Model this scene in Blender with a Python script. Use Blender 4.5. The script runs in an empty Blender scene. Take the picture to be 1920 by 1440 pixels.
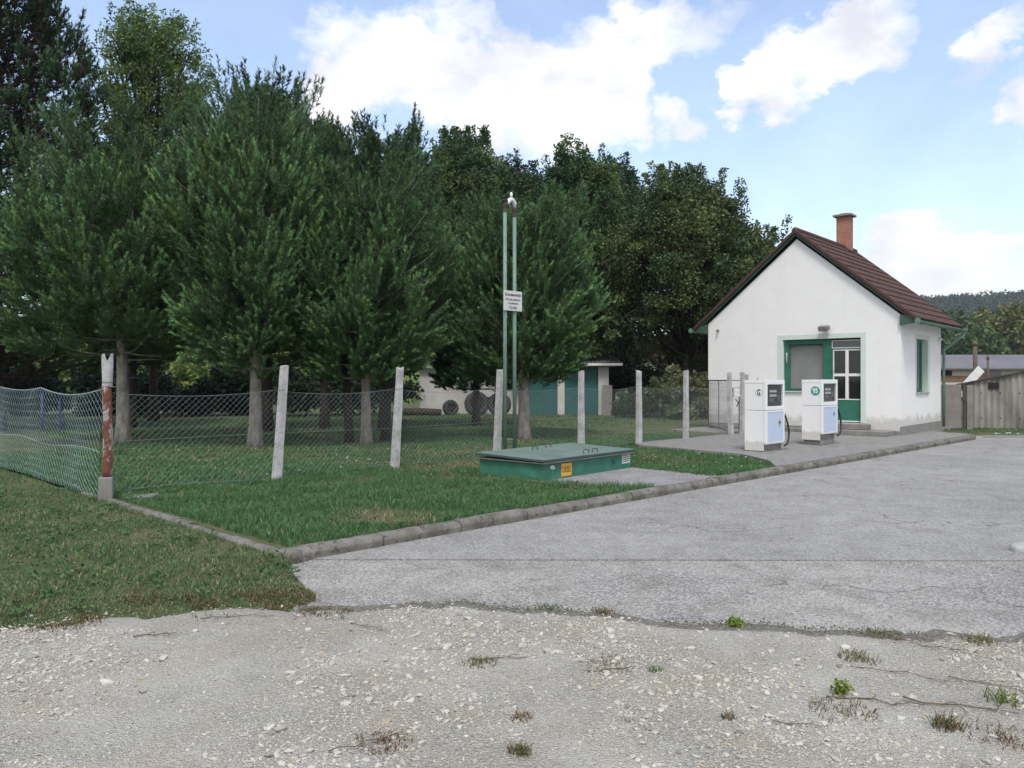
import bpy, bmesh, math, random
import numpy as np
from mathutils import Vector, Matrix

R = math.radians
S = bpy.context.scene
COL = S.collection
rng = np.random.default_rng(7)
random.seed(7)

# ------------------------------------------------------------------ camera
cam_d = bpy.data.cameras.new("camera")
cam = bpy.data.objects.new("camera", cam_d)
COL.objects.link(cam)
CAM_H = 1.6
cam.location = (0, 0, CAM_H)
cam.rotation_euler = (R(90), 0, 0)
cam_d.sensor_width = 36.0
cam_d.lens = 1490 / 1920 * 36.0
cam_d.shift_y = -8 / 1920
cam_d.clip_start = 0.05
cam_d.clip_end = 6000
S.camera = cam

# ------------------------------------------------------------------ light
SUN_EL, SUN_AZ = R(58), R(184)          # azimuth clockwise from +Y
S.view_settings.view_transform = 'Standard'
S.view_settings.look = 'None'
S.view_settings.gamma = 1
S.view_settings.exposure = 1.22
sd = np.array([math.sin(SUN_AZ) * math.cos(SUN_EL), math.cos(SUN_AZ) * math.cos(SUN_EL), math.sin(SUN_EL)])
sun_d = bpy.data.lights.new("sun", 'SUN')
sun_d.energy = 1.1
sun_d.angle = R(14)
sun_d.color = (1.0, 0.96, 0.9)
sun = bpy.data.objects.new("sun", sun_d)
sun.rotation_euler = Vector(-sd).to_track_quat('-Z', 'Y').to_euler()
COL.objects.link(sun)

W = bpy.data.worlds.new("World")
S.world = W
W.use_nodes = True
SKY_STRENGTH = 0.12
CLOUD_LEVEL = 0.47

CLOUDS = [  # centre px, py, radii px, rotation deg, weight
    (700, 105, 170, 95, 12, 1.0), (880, 150, 190, 100, 0, 1.0), (1050, 140, 170, 105, 0, 1.0), (1000, 240, 200, 70, 0, 1.0),
    (640, 190, 120, 70, 0, .85), (1150, 200, 90, 80, 0, .75),
    (1500, 140, 150, 75, 28, 1.0), (1610, 50, 150, 80, 32, 1.0), (1420, 180, 80, 45, 10, .7),
    (1290, 70, 120, 55, 8, .72), (1275, 225, 50, 36, 15, .8), (1180, 110, 90, 60, 0, .6),
    (1910, 195, 85, 65, 25, 1.0), (1660, 432, 85, 42, 8, 1.15), (1755, 412, 66, 34, 20, 1.1), (1830, 470, 90, 40, 0, 1.0),
    (1760, 530, 220, 45, 0, 1.0), (1640, 500, 120, 40, 0, .7), (1800, 110, 110, 55, 25, .65), (1880, 60, 110, 45, 20, .6), (1700, 480, 150, 46, 5, .9), (1880, 440, 90, 34, 10, .8), (1560, 260, 120, 40, 15, .4), (1850, 330, 110, 30, 10, .35), (1180, 40, 100, 35, 0, .5), (900, 20, 90, 30, 0, .6),
    (330, 330, 260, 60, 0, .5), (2250, 350, 200, 90, 10, .9), (-400, 200, 250, 110, 0, .9),
]


def build_world():
    nt = W.node_tree
    N, L = nt.nodes, nt.links
    for n in list(N):
        N.remove(n)

    def math_(op, a, b=None, c=None):
        n = N.new('ShaderNodeMath'); n.operation = op
        for i, v in enumerate((a, b, c)):
            if v is None: continue
            if hasattr(v, 'default_value'): L.new(v, n.inputs[i])
            else: n.inputs[i].default_value = v
        return n.outputs[0]
    out = N.new('ShaderNodeOutputWorld')
    sky = N.new('ShaderNodeTexSky'); sky.sky_type = 'NISHITA'
    sky.sun_disc = False
    sky.sun_elevation = SUN_EL; sky.sun_rotation = SUN_AZ
    sky.air_density = 1.0; sky.dust_density = 1.6; sky.ozone_density = 1.4
    bg1 = N.new('ShaderNodeBackground'); bg1.inputs[1].default_value = SKY_STRENGTH
    L.new(sky.outputs[0], bg1.inputs[0])
    tc = N.new('ShaderNodeTexCoord')
    sep = N.new('ShaderNodeSeparateXYZ'); L.new(tc.outputs['Generated'], sep.inputs[0])
    az = math_('ARCTAN2', sep.outputs[0], sep.outputs[1])
    el = math_('ARCSINE', sep.outputs[2])
    # wind-torn outlines: noise over the direction of view of the sky
    def noise(scale, detail, rough, off=0.0):
        m = N.new('ShaderNodeMapping'); m.inputs[1].default_value = (off, off * .7, 0); m.inputs[3].default_value = (1, 1, 1.5)
        L.new(tc.outputs['Generated'], m.inputs[0])
        n = N.new('ShaderNodeTexNoise'); n.inputs['Scale'].default_value = scale
        n.inputs['Detail'].default_value = detail; n.inputs['Roughness'].default_value = rough
        L.new(m.outputs[0], n.inputs['Vector'])
        return n.outputs['Fac']
    n1 = noise(9.0, 8.0, .58)
    n2 = noise(9.0, 8.0, .58, 5.3)
    n3 = noise(30.0, 8.0, .65, 2.1)
    n4 = noise(24.0, 7.0, .6, 7.7)
    n5 = noise(24.0, 7.0, .6, 3.3)
    azd = math_('ADD', math_('ADD', az, math_('MULTIPLY', math_('SUBTRACT', n1, .5), .15)), math_('MULTIPLY', math_('SUBTRACT', n4, .5), .07))
    eld = math_('ADD', math_('ADD', el, math_('MULTIPLY', math_('SUBTRACT', n2, .5), .13)), math_('MULTIPLY', math_('SUBTRACT', n5, .5), .06))
    total = None
    low = None
    for (px, py, rx, ry, rot, wgt) in CLOUDS:
        u = (px - 960) / 1490; v = (712 - py) / 1490
        a0 = math.atan(u); e0 = math.atan(v * math.cos(a0))
        ra = rx / 1490 * math.cos(a0) ** 2 * 1.12; re = ry / 1490 * math.cos(a0) * 1.12
        da = math_('SUBTRACT', azd, a0); de = math_('SUBTRACT', eld, e0)
        c, s = math.cos(R(rot)), math.sin(R(rot))
        xr = math_('ADD', math_('MULTIPLY', da, c / ra), math_('MULTIPLY', de, s / ra))
        yr = math_('ADD', math_('MULTIPLY', da, -s / re), math_('MULTIPLY', de, c / re))
        d2 = math_('ADD', math_('MULTIPLY', xr, xr), math_('MULTIPLY', yr, yr))
        g = math_('MULTIPLY', math_('MAXIMUM', math_('SUBTRACT', 1.0, d2), 0.0), wgt)
        total = g if total is None else math_('ADD', total, g)
    # other clouds all round, away from the listed ones
    nb = noise(3.2, 6.0, .55, 9.7)
    total = math_('ADD', total, math_('MULTIPLY', math_('MAXIMUM', math_('SUBTRACT', nb, .56), 0.0), 1.6))
    # unseen cloud cover overhead and behind the camera, added to whiten the ambient light
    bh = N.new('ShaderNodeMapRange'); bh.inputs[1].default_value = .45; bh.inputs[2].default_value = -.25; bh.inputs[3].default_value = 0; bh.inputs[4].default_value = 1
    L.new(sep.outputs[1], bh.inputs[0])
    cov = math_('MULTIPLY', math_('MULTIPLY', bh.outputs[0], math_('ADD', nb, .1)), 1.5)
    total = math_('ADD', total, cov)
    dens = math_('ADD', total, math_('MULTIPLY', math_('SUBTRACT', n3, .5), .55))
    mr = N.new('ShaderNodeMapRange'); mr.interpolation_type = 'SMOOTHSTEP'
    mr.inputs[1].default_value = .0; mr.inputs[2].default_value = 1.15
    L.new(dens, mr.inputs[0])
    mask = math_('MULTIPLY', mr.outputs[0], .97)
    # thin veil towards the horizon
    veil = N.new('ShaderNodeMapRange'); veil.inputs[1].default_value = .42; veil.inputs[2].default_value = .0
    veil.inputs[3].default_value = 0.15; veil.inputs[4].default_value = .34
    L.new(el, veil.inputs[0])
    mask = math_('MAXIMUM', mask, veil.outputs[0])
    bg2 = N.new('ShaderNodeBackground')
    cr = N.new('ShaderNodeMixRGB')
    cr.inputs[1].default_value = (.78, .78, .86, 1); cr.inputs[2].default_value = (1.10, 1.10, 1.09, 1)
    sh = N.new('ShaderNodeMapRange'); sh.inputs[1].default_value = .32; sh.inputs[2].default_value = .58
    L.new(n1, sh.inputs[0]); L.new(sh.outputs[0], cr.inputs[0])
    L.new(cr.outputs[0], bg2.inputs[0]); bg2.inputs[1].default_value = CLOUD_LEVEL
    mix = N.new('ShaderNodeMixShader')
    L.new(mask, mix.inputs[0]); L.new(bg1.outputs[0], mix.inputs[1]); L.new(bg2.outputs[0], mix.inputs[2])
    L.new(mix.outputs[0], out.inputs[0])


build_world()

# ------------------------------------------------------------------ frames of the place
K = np.array([-1.94, 6.95])                       # kerb corner
E1 = np.array([.70711, .70711]); E2 = np.array([-.70711, .70711])
ANG = R(45)


def st(s, t, z=0.0):
    p = K + s * E1 + t * E2
    return (p[0], p[1], z)


def to_st(x, y):
    dx = x - K[0]; dy = y - K[1]
    return dx * E1[0] + dy * E1[1], dx * E2[0] + dy * E2[1]


# ------------------------------------------------------------------ noise
def vnoise(x, y, seed=0):
    x = np.asarray(x, float); y = np.asarray(y, float)
    xi = np.floor(x).astype(np.int64); yi = np.floor(y).astype(np.int64)
    fx = x - xi; fy = y - yi
    fx = fx * fx * (3 - 2 * fx); fy = fy * fy * (3 - 2 * fy)

    def h(a, b):
        n = (a * 374761393 + b * 668265263 + seed * 974634777) & 0xffffffff
        n = ((n ^ (n >> 13)) * 1274126177) & 0xffffffff
        n = n ^ (n >> 16)
        return (n & 0xffff) / 65535.0
    return (h(xi, yi) * (1 - fx) + h(xi + 1, yi) * fx) * (1 - fy) + (h(xi, yi + 1) * (1 - fx) + h(xi + 1, yi + 1) * fx) * fy


def fbm(x, y, seed=0, octv=4):
    a = 0; w = .5; f = 1.0; tot = 0
    for i in range(octv):
        a = a + w * vnoise(np.asarray(x) * f + i * 17.3, np.asarray(y) * f - i * 9.1, seed + i)
        tot += w; w *= .5; f *= 2.05
    return a / tot


# ------------------------------------------------------------------ mesh helpers
def np_obj(name, V, F, mat, parent=None, smooth=False, col=None, loc=None):
    me = bpy.data.meshes.new(name)
    V = np.ascontiguousarray(V, np.float32); F = np.ascontiguousarray(F, np.int32)
    k = F.shape[1]
    me.vertices.add(len(V)); me.vertices.foreach_set('co', V.ravel())
    me.loops.add(F.size); me.loops.foreach_set('vertex_index', F.ravel())
    me.polygons.add(len(F)); me.polygons.foreach_set('loop_start', np.arange(0, F.size, k, dtype=np.int32))
    me.update(calc_edges=True)
    if col is not None:
        a = me.color_attributes.new('Col', 'FLOAT_COLOR', 'POINT')
        c = np.ones((len(V), 4), np.float32); c[:, :3] = col
        a.data.foreach_set('color', c.ravel())
    me.polygons.foreach_set('use_smooth', np.full(len(F), smooth, bool))
    if mat: me.materials.append(mat)
    o = bpy.data.objects.new(name, me)
    COL.objects.link(o)
    if parent is not None: o.parent = parent
    if loc is not None: o.location = loc
    return o


class MB:
    def __init__(s): s.v = []; s.f = []; s.m = []; s.cur = 0
    def add(s, vs, fs):
        b = len(s.v); s.v += [tuple(v) for v in vs]
        for f in fs: s.f.append(tuple(b + i for i in f)); s.m.append(s.cur)
        return s
    def box(s, x0, x1, y0, y1, z0, z1):
        return s.add([(x0, y0, z0), (x1, y0, z0), (x1, y1, z0), (x0, y1, z0), (x0, y0, z1), (x1, y0, z1), (x1, y1, z1), (x0, y1, z1)],
                     [(0, 3, 2, 1), (4, 5, 6, 7), (0, 1, 5, 4), (1, 2, 6, 5), (2, 3, 7, 6), (3, 0, 4, 7)])
    def quad(s, a, b, c, d): return s.add([a, b, c, d], [(0, 1, 2, 3)])
    def poly(s, pts): return s.add(pts, [tuple(range(len(pts)))])
    def prism(s, pts, d):      # closed 3d polygon extruded by vector d
        n = len(pts); q = [tuple(np.array(p) + np.array(d)) for p in pts]
        return s.add(list(pts) + q, [tuple(range(n))[::-1], tuple(range(n, 2 * n))] + [(i, (i + 1) % n, n + (i + 1) % n, n + i) for i in range(n)])
    def tube(s, pts, r, n=8, cap=True):
        P = np.array(pts, float); m = len(P)
        rr = np.full(m, r) if np.isscalar(r) else np.array(r, float)
        T = np.gradient(P, axis=0); T /= np.linalg.norm(T, axis=1)[:, None] + 1e-9
        ref = np.array([0, 0, 1.0]) if abs(T[0][2]) < .9 else np.array([1.0, 0, 0])
        a = np.cross(T[0], ref); a /= np.linalg.norm(a)
        vs = []
        for i in range(m):
            a = a - T[i] * np.dot(a, T[i]); a /= np.linalg.norm(a) + 1e-9
            b = np.cross(T[i], a)
            for k in range(n):
                th = 2 * math.pi * k / n
                vs.append(P[i] + rr[i] * (a * math.cos(th) + b * math.sin(th)))
        fs = [(i * n + k, i * n + (k + 1) % n, (i + 1) * n + (k + 1) % n, (i + 1) * n + k) for i in range(m - 1) for k in range(n)]
        if cap: fs += [tuple(range(n))[::-1], tuple(range((m - 1) * n, m * n))]
        return s.add(vs, fs)
    def disc(s, c, nrm, r, n=24, th=.004):
        nrm = np.array(nrm, float); nrm /= np.linalg.norm(nrm)
        return s.tube([np.array(c), np.array(c) + nrm * th], r, n)
    def build(s, name, mats, parent=None, smooth=False, bevel=0, loc=None, rot=None, seg=2):
        me = bpy.data.meshes.new(name)
        me.from_pydata([tuple(map(float, v)) for v in s.v], [], s.f)
        for m in (mats if isinstance(mats, (list, tuple)) else [mats]): me.materials.append(m)
        if any(s.m): me.polygons.foreach_set('material_index', np.array(s.m, np.int32))
        bm = bmesh.new(); bm.from_mesh(me); bmesh.ops.recalc_face_normals(bm, faces=bm.faces); bm.to_mesh(me); bm.free()
        if smooth: me.polygons.foreach_set('use_smooth', np.ones(len(me.polygons), bool))
        me.update()
        o = bpy.data.objects.new(name, me); COL.objects.link(o)
        if parent is not None: o.parent = parent
        if loc is not None: o.location = loc
        if rot is not None: o.rotation_euler = rot
        if bevel:
            b = o.modifiers.new('bevel', 'BEVEL'); b.width = bevel; b.segments = seg; b.limit_method = 'ANGLE'; b.angle_limit = R(35)
        return o


def tag(o, label, cat, group=None):
    o['label'] = label; o['category'] = cat
    if group: o['group'] = group
    return o


def thing(name, label, cat, loc=(0, 0, 0), rz=0, group=None):
    o = bpy.data.objects.new(name, None); COL.objects.link(o)
    o.location = loc; o.rotation_euler = (0, 0, rz); o.empty_display_size = .2
    return tag(o, label, cat, group)


def struct(o, kind='structure'):
    o['kind'] = kind; return o


def text_mesh(name, body, size, mat, parent, loc, rot, depth=.0015, sx=1.0, align='CENTER', spacing=1.0, bold=0.0, line=1.0):
    cu = bpy.data.curves.new('text', 'FONT'); cu.body = body; cu.size = size; cu.align_x = align; cu.align_y = 'CENTER'
    cu.extrude = depth; cu.space_character = spacing; cu.offset = bold; cu.space_line = line; cu.resolution_u = 3
    t = bpy.data.objects.new('text', cu); COL.objects.link(t)
    bpy.context.view_layer.update()
    me = bpy.data.meshes.new_from_object(t.evaluated_get(bpy.context.evaluated_depsgraph_get()))
    bpy.data.objects.remove(t); bpy.data.curves.remove(cu)
    me.name = name
    me.materials.clear(); me.materials.append(mat)
    for v in me.vertices: v.co.x *= sx
    o = bpy.data.objects.new(name, me); COL.objects.link(o); o.parent = parent; o.location = loc; o.rotation_euler = rot
    return o


# ------------------------------------------------------------------ materials
class NT:
    def __init__(s, name):
        s.m = bpy.data.materials.new(name); s.m.use_nodes = True
        s.t = s.m.node_tree; s.N = s.t.nodes; s.L = s.t.links
        s.b = s.N['Principled BSDF']
        s.tc = s.N.new('ShaderNodeTexCoord'); s.geo = None
    def pos(s, world=True):
        if not world: return s.tc.outputs['Object']
        if s.geo is None: s.geo = s.N.new('ShaderNodeNewGeometry')
        return s.geo.outputs['Position']
    def mapping(s, scale=(1, 1, 1), rot=(0, 0, 0), world=True):
        m = s.N.new('ShaderNodeMapping'); m.inputs[2].default_value = rot; m.inputs[3].default_value = scale
        s.L.new(s.pos(world), m.inputs[0]); return m.outputs[0]
    def noise(s, scale, detail=4, rough=.55, vec=None, world=True):
        n = s.N.new('ShaderNodeTexNoise'); n.inputs['Scale'].default_value = scale; n.inputs['Detail'].default_value = detail; n.inputs['Roughness'].default_value = rough
        s.L.new(vec if vec is not None else s.pos(world), n.inputs['Vector']); return n.outputs['Fac']
    def voronoi(s, scale, feat='F1', out='Distance', vec=None, world=True):
        n = s.N.new('ShaderNodeTexVoronoi'); n.feature = feat; n.inputs['Scale'].default_value = scale
        s.L.new(vec if vec is not None else s.pos(world), n.inputs['Vector']); return n.outputs[out]
    def ramp(s, fac, stops):
        r = s.N.new('ShaderNodeValToRGB'); e = r.color_ramp.elements
        while len(e) < len(stops): e.new(.5)
        for i, (p, c) in enumerate(stops):
            e[i].position = p
            c = (c, c, c) if np.isscalar(c) else c
            e[i].color = (*c, 1)
        s.L.new(fac, r.inputs[0]); return r.outputs[0]
    def mix(s, fac, a, b, mode='MIX'):
        n = s.N.new('ShaderNodeMixRGB'); n.blend_type = mode
        for i, v in enumerate((fac, a, b)):
            if hasattr(v, 'links') or hasattr(v, 'is_linked'): s.L.new(v, n.inputs[i])
            else: n.inputs[i].default_value = v if i == 0 else (*v, 1)
        return n.outputs[0]
    def math(s, op, a, b=None):
        n = s.N.new('ShaderNodeMath'); n.operation = op
        for i, v in enumerate((a, b)):
            if v is None: continue
            if hasattr(v, 'is_linked'): s.L.new(v, n.inputs[i])
            else: n.inputs[i].default_value = v
        return n.outputs[0]
    def attr(s, name='Col'):
        n = s.N.new('ShaderNodeAttribute'); n.attribute_name = name; return n.outputs['Color']
    def color(s, c):
        if hasattr(c, 'is_linked'): s.L.new(c, s.b.inputs['Base Color'])
        else: s.b.inputs['Base Color'].default_value = (*c, 1)
        return s
    def rough(s, r):
        if hasattr(r, 'is_linked'): s.L.new(r, s.b.inputs['Roughness'])
        else: s.b.inputs['Roughness'].default_value = r
        return s
    def spec(s, v): s.b.inputs['Specular IOR Level'].default_value = v; return s
    def metal(s, v): s.b.inputs['Metallic'].default_value = v; return s
    def bump(s, h, dist=.01, strength=1.0):
        n = s.N.new('ShaderNodeBump'); n.inputs['Distance'].default_value = dist; n.inputs['Strength'].default_value = strength
        s.L.new(h, n.inputs['Height']); s.L.new(n.outputs[0], s.b.inputs['Normal']); return s


def worn(name, c, c2=None, scale=6, amt=.35, rough=.6, bump=.002, world=False, metal=0, spec=.4, chip=None, chip_at=.66):
    t = NT(name)
    n = t.noise(scale, 6, .6, world=world)
    c2 = c2 or tuple(x * .7 for x in c)
    col = t.mix(t.ramp(n, [(.5 - amt / 2, 0.0), (.5 + amt / 2, 1.0)]), c2, c)
    if chip:
        col = t.mix(t.ramp(t.noise(scale * 2.3, 8, .72, world=world), [(chip_at, 0.0), (chip_at + .03, .85)]), col, chip)
        col = t.mix(t.ramp(t.noise(scale * .7, 5, .6, world=world), [(.5, 0.0), (.7, .35)]), col, tuple(min(1, q * 1.5 + .02) for q in c))
    t.color(col).rough(rough).metal(metal).spec(spec)
    if bump: t.bump(t.noise(scale * 8, 4, .6, world=world), bump)
    return t.m


def leaf_mat(name, tint=(1, 1, 1), trans=.25):
    t = NT(name)
    c = t.mix(1.0, t.attr(), tint, 'MULTIPLY')
    t.color(c).rough(.6).spec(.25)
    tr = t.N.new('ShaderNodeBsdfTranslucent'); t.L.new(c, tr.inputs[0])
    mx = t.N.new('ShaderNodeMixShader'); mx.inputs[0].default_value = trans
    t.L.new(t.b.outputs[0], mx.inputs[1]); t.L.new(tr.outputs[0], mx.inputs[2])
    t.L.new(mx.outputs[0], t.N['Material Output'].inputs[0])
    return t.m


M = {}
# ground
t = NT('field_soil'); n = t.noise(.6, 5); n2 = t.noise(14, 5)
t.color(t.mix(n2, t.mix(n, (.045, .065, .02), (.085, .085, .035)), (.07, .075, .03))).rough(.95).spec(.1); t.bump(n2, .03); M['field'] = t.m
t = NT('lawn_soil'); n = t.noise(.9, 5); n2 = t.noise(22, 6, .65); n3 = t.noise(3.1, 5)
c = t.mix(t.ramp(n, [(.42, 0.0), (.62, 1.0)]), (.062, .098, .04), (.12, .125, .06))
c = t.mix(t.ramp(n2, [(.42, 0.0), (.75, .7)]), c, (.10, .084, .055))
t.color(c).rough(.95).spec(.1); t.bump(n2, .02); M['lawn'] = t.m
t = NT('meadow_grass'); n = t.noise(.25, 5); n2 = t.noise(3, 6, .7)  # sunlight on the far field painted in as a brighter yellow-green
t.color(t.mix(n2, t.mix(n, (.10, .16, .03), (.20, .22, .05)), (.08, .13, .03))).rough(.95).spec(.1); t.bump(n2, .2); M['meadow'] = t.m
# gravel
t = NT('limestone_gravel')
v = t.voronoi(120, out='Color'); vd = t.voronoi(120); nb = t.noise(2.2, 5, .6); nf = t.noise(60, 6, .7); v2 = t.voronoi(45); v2c = t.voronoi(45, out='Color')
g = t.ramp(v, [(0, (.28, .265, .225)), (.5, (.47, .448, .388)), (1, (.68, .655, .585))])
g = t.mix(t.ramp(nb, [(.38, 0.0), (.68, .8)]), g, (.53, .487, .405))
g = t.mix(t.ramp(nf, [(.4, .55), (.62, 0.0)]), g, (.22, .21, .19))
g = t.mix(t.ramp(t.noise(.85, 5, .6), [(.46, 0.0), (.62, .55)]), g, (.60, .58, .53))
g = t.mix(t.ramp(t.noise(1.7, 5, .65, vec=t.mapping((1, 1.3, 1), (0, 0, R(37)))), [(.52, 0.0), (.68, .5)]), g, (.43, .36, .265))
t.color(g).rough(.95).spec(.15)
h = t.math('ADD', t.math('MULTIPLY', nf, .8), t.math('ADD', t.math('MULTIPLY', vd, -.8), t.math('MULTIPLY', v2, -.6)))
t.bump(h, .016); M['gravel'] = t.m
t = NT('limestone_stone'); n = t.noise(40, 5, .6)
t.color(t.mix(t.ramp(n, [(.3, .25), (.7, 0.0)]), t.attr(), (.25, .23, .2))).rough(.9).spec(.2); t.bump(n, .003); M['stone'] = t.m


def asphalt(name, dark, light, speck, patch, big=.5):
    t = NT(name)
    n = t.noise(big, 6, .62); n2 = t.noise(4.5, 6, .65); v = t.voronoi(75, out='Color'); vd = t.voronoi(75); w = t.voronoi(28)
    ns = t.noise(1.3, 4)
    c = t.mix(t.ramp(n, [(.36, 0.0), (.64, 1.0)]), dark, light)
    c = t.mix(t.ramp(n2, [(.45, 0.0), (.75, .6)]), c, patch)
    c = t.mix(t.ramp(v, [(.35, 0.0), (.90, .9)]), c, speck)
    c = t.mix(t.ramp(v, [(.08, .75), (.32, 0.0)]), c, tuple(q * .62 for q in dark))
    st_n = t.noise(1.1, 6, .7, vec=t.mapping((.35, 1.6, 1), (0, 0, R(18))))
    c = t.mix(t.ramp(st_n, [(.50, 0.0), (.70, .30)]), c, tuple(min(1, q * 1.25) for q in light))
    c = t.mix(t.ramp(t.noise(2.3, 6, .7), [(.47, 0.0), (.66, .42)]), c, (dark[0] * .80, dark[1] * .77, dark[2] * .72))
    wv = t.N.new('ShaderNodeVectorMath'); wv.operation = 'ADD'
    wn = t.N.new('ShaderNodeTexNoise'); wn.inputs['Scale'].default_value = 1.5; wn.inputs['Detail'].default_value = 5; t.L.new(t.pos(), wn.inputs['Vector'])
    t.L.new(t.pos(), wv.inputs[0]); t.L.new(wn.outputs['Color'], wv.inputs[1])
    crk = t.voronoi(.42, 'DISTANCE_TO_EDGE', 'Distance', vec=wv.outputs[0])
    cm_ = t.math('MULTIPLY', t.ramp(crk, [(.002, 1.0), (.007, 0.0)]), t.ramp(t.noise(.5, 3), [(.5, 0.0), (.56, .75)]))
    c = t.mix(cm_, c, (.09, .085, .075))
    sp = t.math('MULTIPLY', t.ramp(w, [(.06, 1.0), (.13, 0.0)]), t.ramp(ns, [(.45, 0.0), (.6, 1.0)]))
    c = t.mix(sp, c, (.52, .51, .48))
    t.color(c).rough(.88).spec(.25)
    t.bump(t.math('ADD', t.math('MULTIPLY', vd, -.6), t.math('MULTIPLY', t.noise(160, 3), .6)), .006)
    return t.m


M['yard'] = asphalt('weathered_asphalt', (.19, .187, .182), (.305, .298, .283), (.405, .397, .378), (.21, .20, .183), .35)
M['apron'] = asphalt('coarse_asphalt', (.175, .167, .160), (.32, .308, .287), (.465, .448, .418), (.20, .188, .17), .6)
M['patch'] = asphalt('gravelly_asphalt', (.17, .165, .17), (.25, .245, .245), (.38, .37, .36), (.2, .19, .18), 1.2)
t = NT('seam_dirt'); t.color(t.mix(t.noise(9, 5), (.05, .045, .03), (.11, .1, .07))).rough(1); M['seam'] = t.m
t = NT('edge_dirt'); t.color(t.mix(t.ramp(t.noise(30, 6, .7), [(.35, 0.0), (.65, 1.0)]), (.10, .092, .075), (.22, .21, .19))).rough(1).spec(.1); t.bump(t.noise(60, 5), .01); M['edge_dirt'] = t.m
M['concrete'] = worn('concrete', (.26, .255, .24), (.16, .155, .143), 3.5, .45, .9, .004, True, 0, .2)
M['kerb'] = worn('kerb_concrete', (.205, .195, .178), (.105, .10, .085), 4.5, .3, .94, .008, True, 0, .15, chip=(.075, .075, .05), chip_at=.55)
M['pale_concrete'] = worn('pale_concrete', (.42, .42, .41), (.3, .29, .27), 4, .4, .9, .004, True, 0, .2)
t = NT('pavers')
bk = t.N.new('ShaderNodeTexBrick'); bk.offset = .5; bk.inputs['Scale'].default_value = 1
bk.inputs['Brick Width'].default_value = .2; bk.inputs['Row Height'].default_value = .1; bk.inputs['Mortar Size'].default_value = .007; bk.inputs['Bias'].default_value = 0
bk.inputs['Color1'].default_value = (.29, .283, .275, 1); bk.inputs['Color2'].default_value = (.22, .215, .21, 1); bk.inputs['Mortar'].default_value = (.12, .115, .09, 1)
t.L.new(t.mapping((1, 1, 1), (0, 0, R(-45))), bk.inputs['Vector'])
c = t.mix(t.ramp(t.noise(1.2, 5), [(.4, 0.0), (.7, .6)]), bk.outputs[0], (.24, .235, .22)); t.color(c).rough(.9).spec(.2); t.bump(bk.outputs['Fac'], -.006); M['paver'] = t.m
# house
t = NT('white_plaster'); p = t.pos(False); sep = t.N.new('ShaderNodeSeparateXYZ'); t.L.new(p, sep.inputs[0])
nz = t.noise(2.3, 6, .65, world=False); nf = t.noise(30, 5, world=False)
hz = t.math('SUBTRACT', sep.outputs[2], t.math('MULTIPLY', nz, .75))
splash = t.ramp(hz, [(-.06, 1.0), (.12, 0.0)])
c = t.mix(t.ramp(nz, [(.3, .30), (.62, 0.0)]), (.80, .80, .79), (.66, .66, .64))
c = t.mix(t.ramp(t.noise(1.0, 6, .6, vec=t.mapping((5, 5, .35), world=False), world=False), [(.54, 0.0), (.72, .12)]), c, (.58, .57, .53))
c = t.mix(t.math('MULTIPLY', splash, .6), c, (.40, .385, .35))
t.color(c).rough(.9).spec(.2); t.bump(nf, .003); M['plaster'] = t.m
M['surround'] = worn('pale_green_plaster', (.60, .68, .62), (.53, .61, .55), 4, .5, .85, .002)
M['plinth'] = worn('plinth_cement', (.26, .26, .25), (.18, .18, .17), 5, .4, .9, .005)
M['green'] = worn('green_paint', (.030, .17, .115), (.024, .125, .085), 4, .4, .45, .0008)
M['green_trim'] = worn('dull_green_trim', (.055, .11, .085), (.04, .075, .06), 5, .4, .5, .001)
M['gutter'] = worn('gutter_green', (.15, .25, .195), (.10, .17, .135), 3, .5, .45, .001)
M['white_paint'] = worn('white_paint', (.78, .78, .77), (.66, .66, .64), 8, .4, .45, .0006)
t = NT('concrete_roof_tile'); n = t.noise(3, 6, .6, world=False); n2 = t.noise(40, 4, world=False)
t.color(t.mix(t.ramp(n, [(.35, 0.0), (.7, 1.0)]), (.055, .030, .026), (.105, .052, .042))).rough(.75).spec(.3); t.bump(n2, .003); M['tile'] = t.m
M['tile_edge'] = worn('verge_tile', (.085, .036, .032), (.05, .025, .022), 4, .4, .7, .002)
t = NT('chimney_brick'); bk = t.N.new('ShaderNodeTexBrick'); bk.inputs['Scale'].default_value = 1
bk.inputs['Brick Width'].default_value = .25; bk.inputs['Row Height'].default_value = .077; bk.inputs['Mortar Size'].default_value = .009
bk.inputs['Color1'].default_value = (.40, .145, .085, 1); bk.inputs['Color2'].default_value = (.31, .115, .07, 1); bk.inputs['Mortar'].default_value = (.30, .25, .21, 1)
cx = t.N.new('ShaderNodeSeparateXYZ'); t.L.new(t.pos(False), cx.inputs[0]); cm = t.N.new('ShaderNodeCombineXYZ')
t.L.new(t.math('ADD', cx.outputs[0], cx.outputs[1]), cm.inputs[0]); t.L.new(cx.outputs[2], cm.inputs[1]); t.L.new(cm.outputs[0], bk.inputs['Vector'])
t.color(bk.outputs[0]).rough(.85); t.bump(bk.outputs['Fac'], -.008); M['brick'] = t.m
M['lead'] = worn('dark_flashing', (.05, .048, .048), None, 8, .4, .6)
t = NT('dark_glass'); t.color((.012, .013, .014)).rough(.04).spec(.6); M['glass'] = t.m
t = NT('grey_glass'); t.color((.09, .10, .115)).rough(.06).spec(.6); M['grey_glass'] = t.m
t = NT('clear_glass'); t.color((1, 1, 1)).rough(.02); t.b.inputs['Transmission Weight'].default_value = 1; t.b.inputs['IOR'].default_value = 1.2; M['clear'] = t.m
M['blind'] = worn('grey_blind', (.42, .43, .41), (.36, .37, .35), 3, .5, .6, .001)
M['dark'] = worn('dark_interior', (.02, .02, .02), None, 4, .4, .9, 0)
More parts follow.
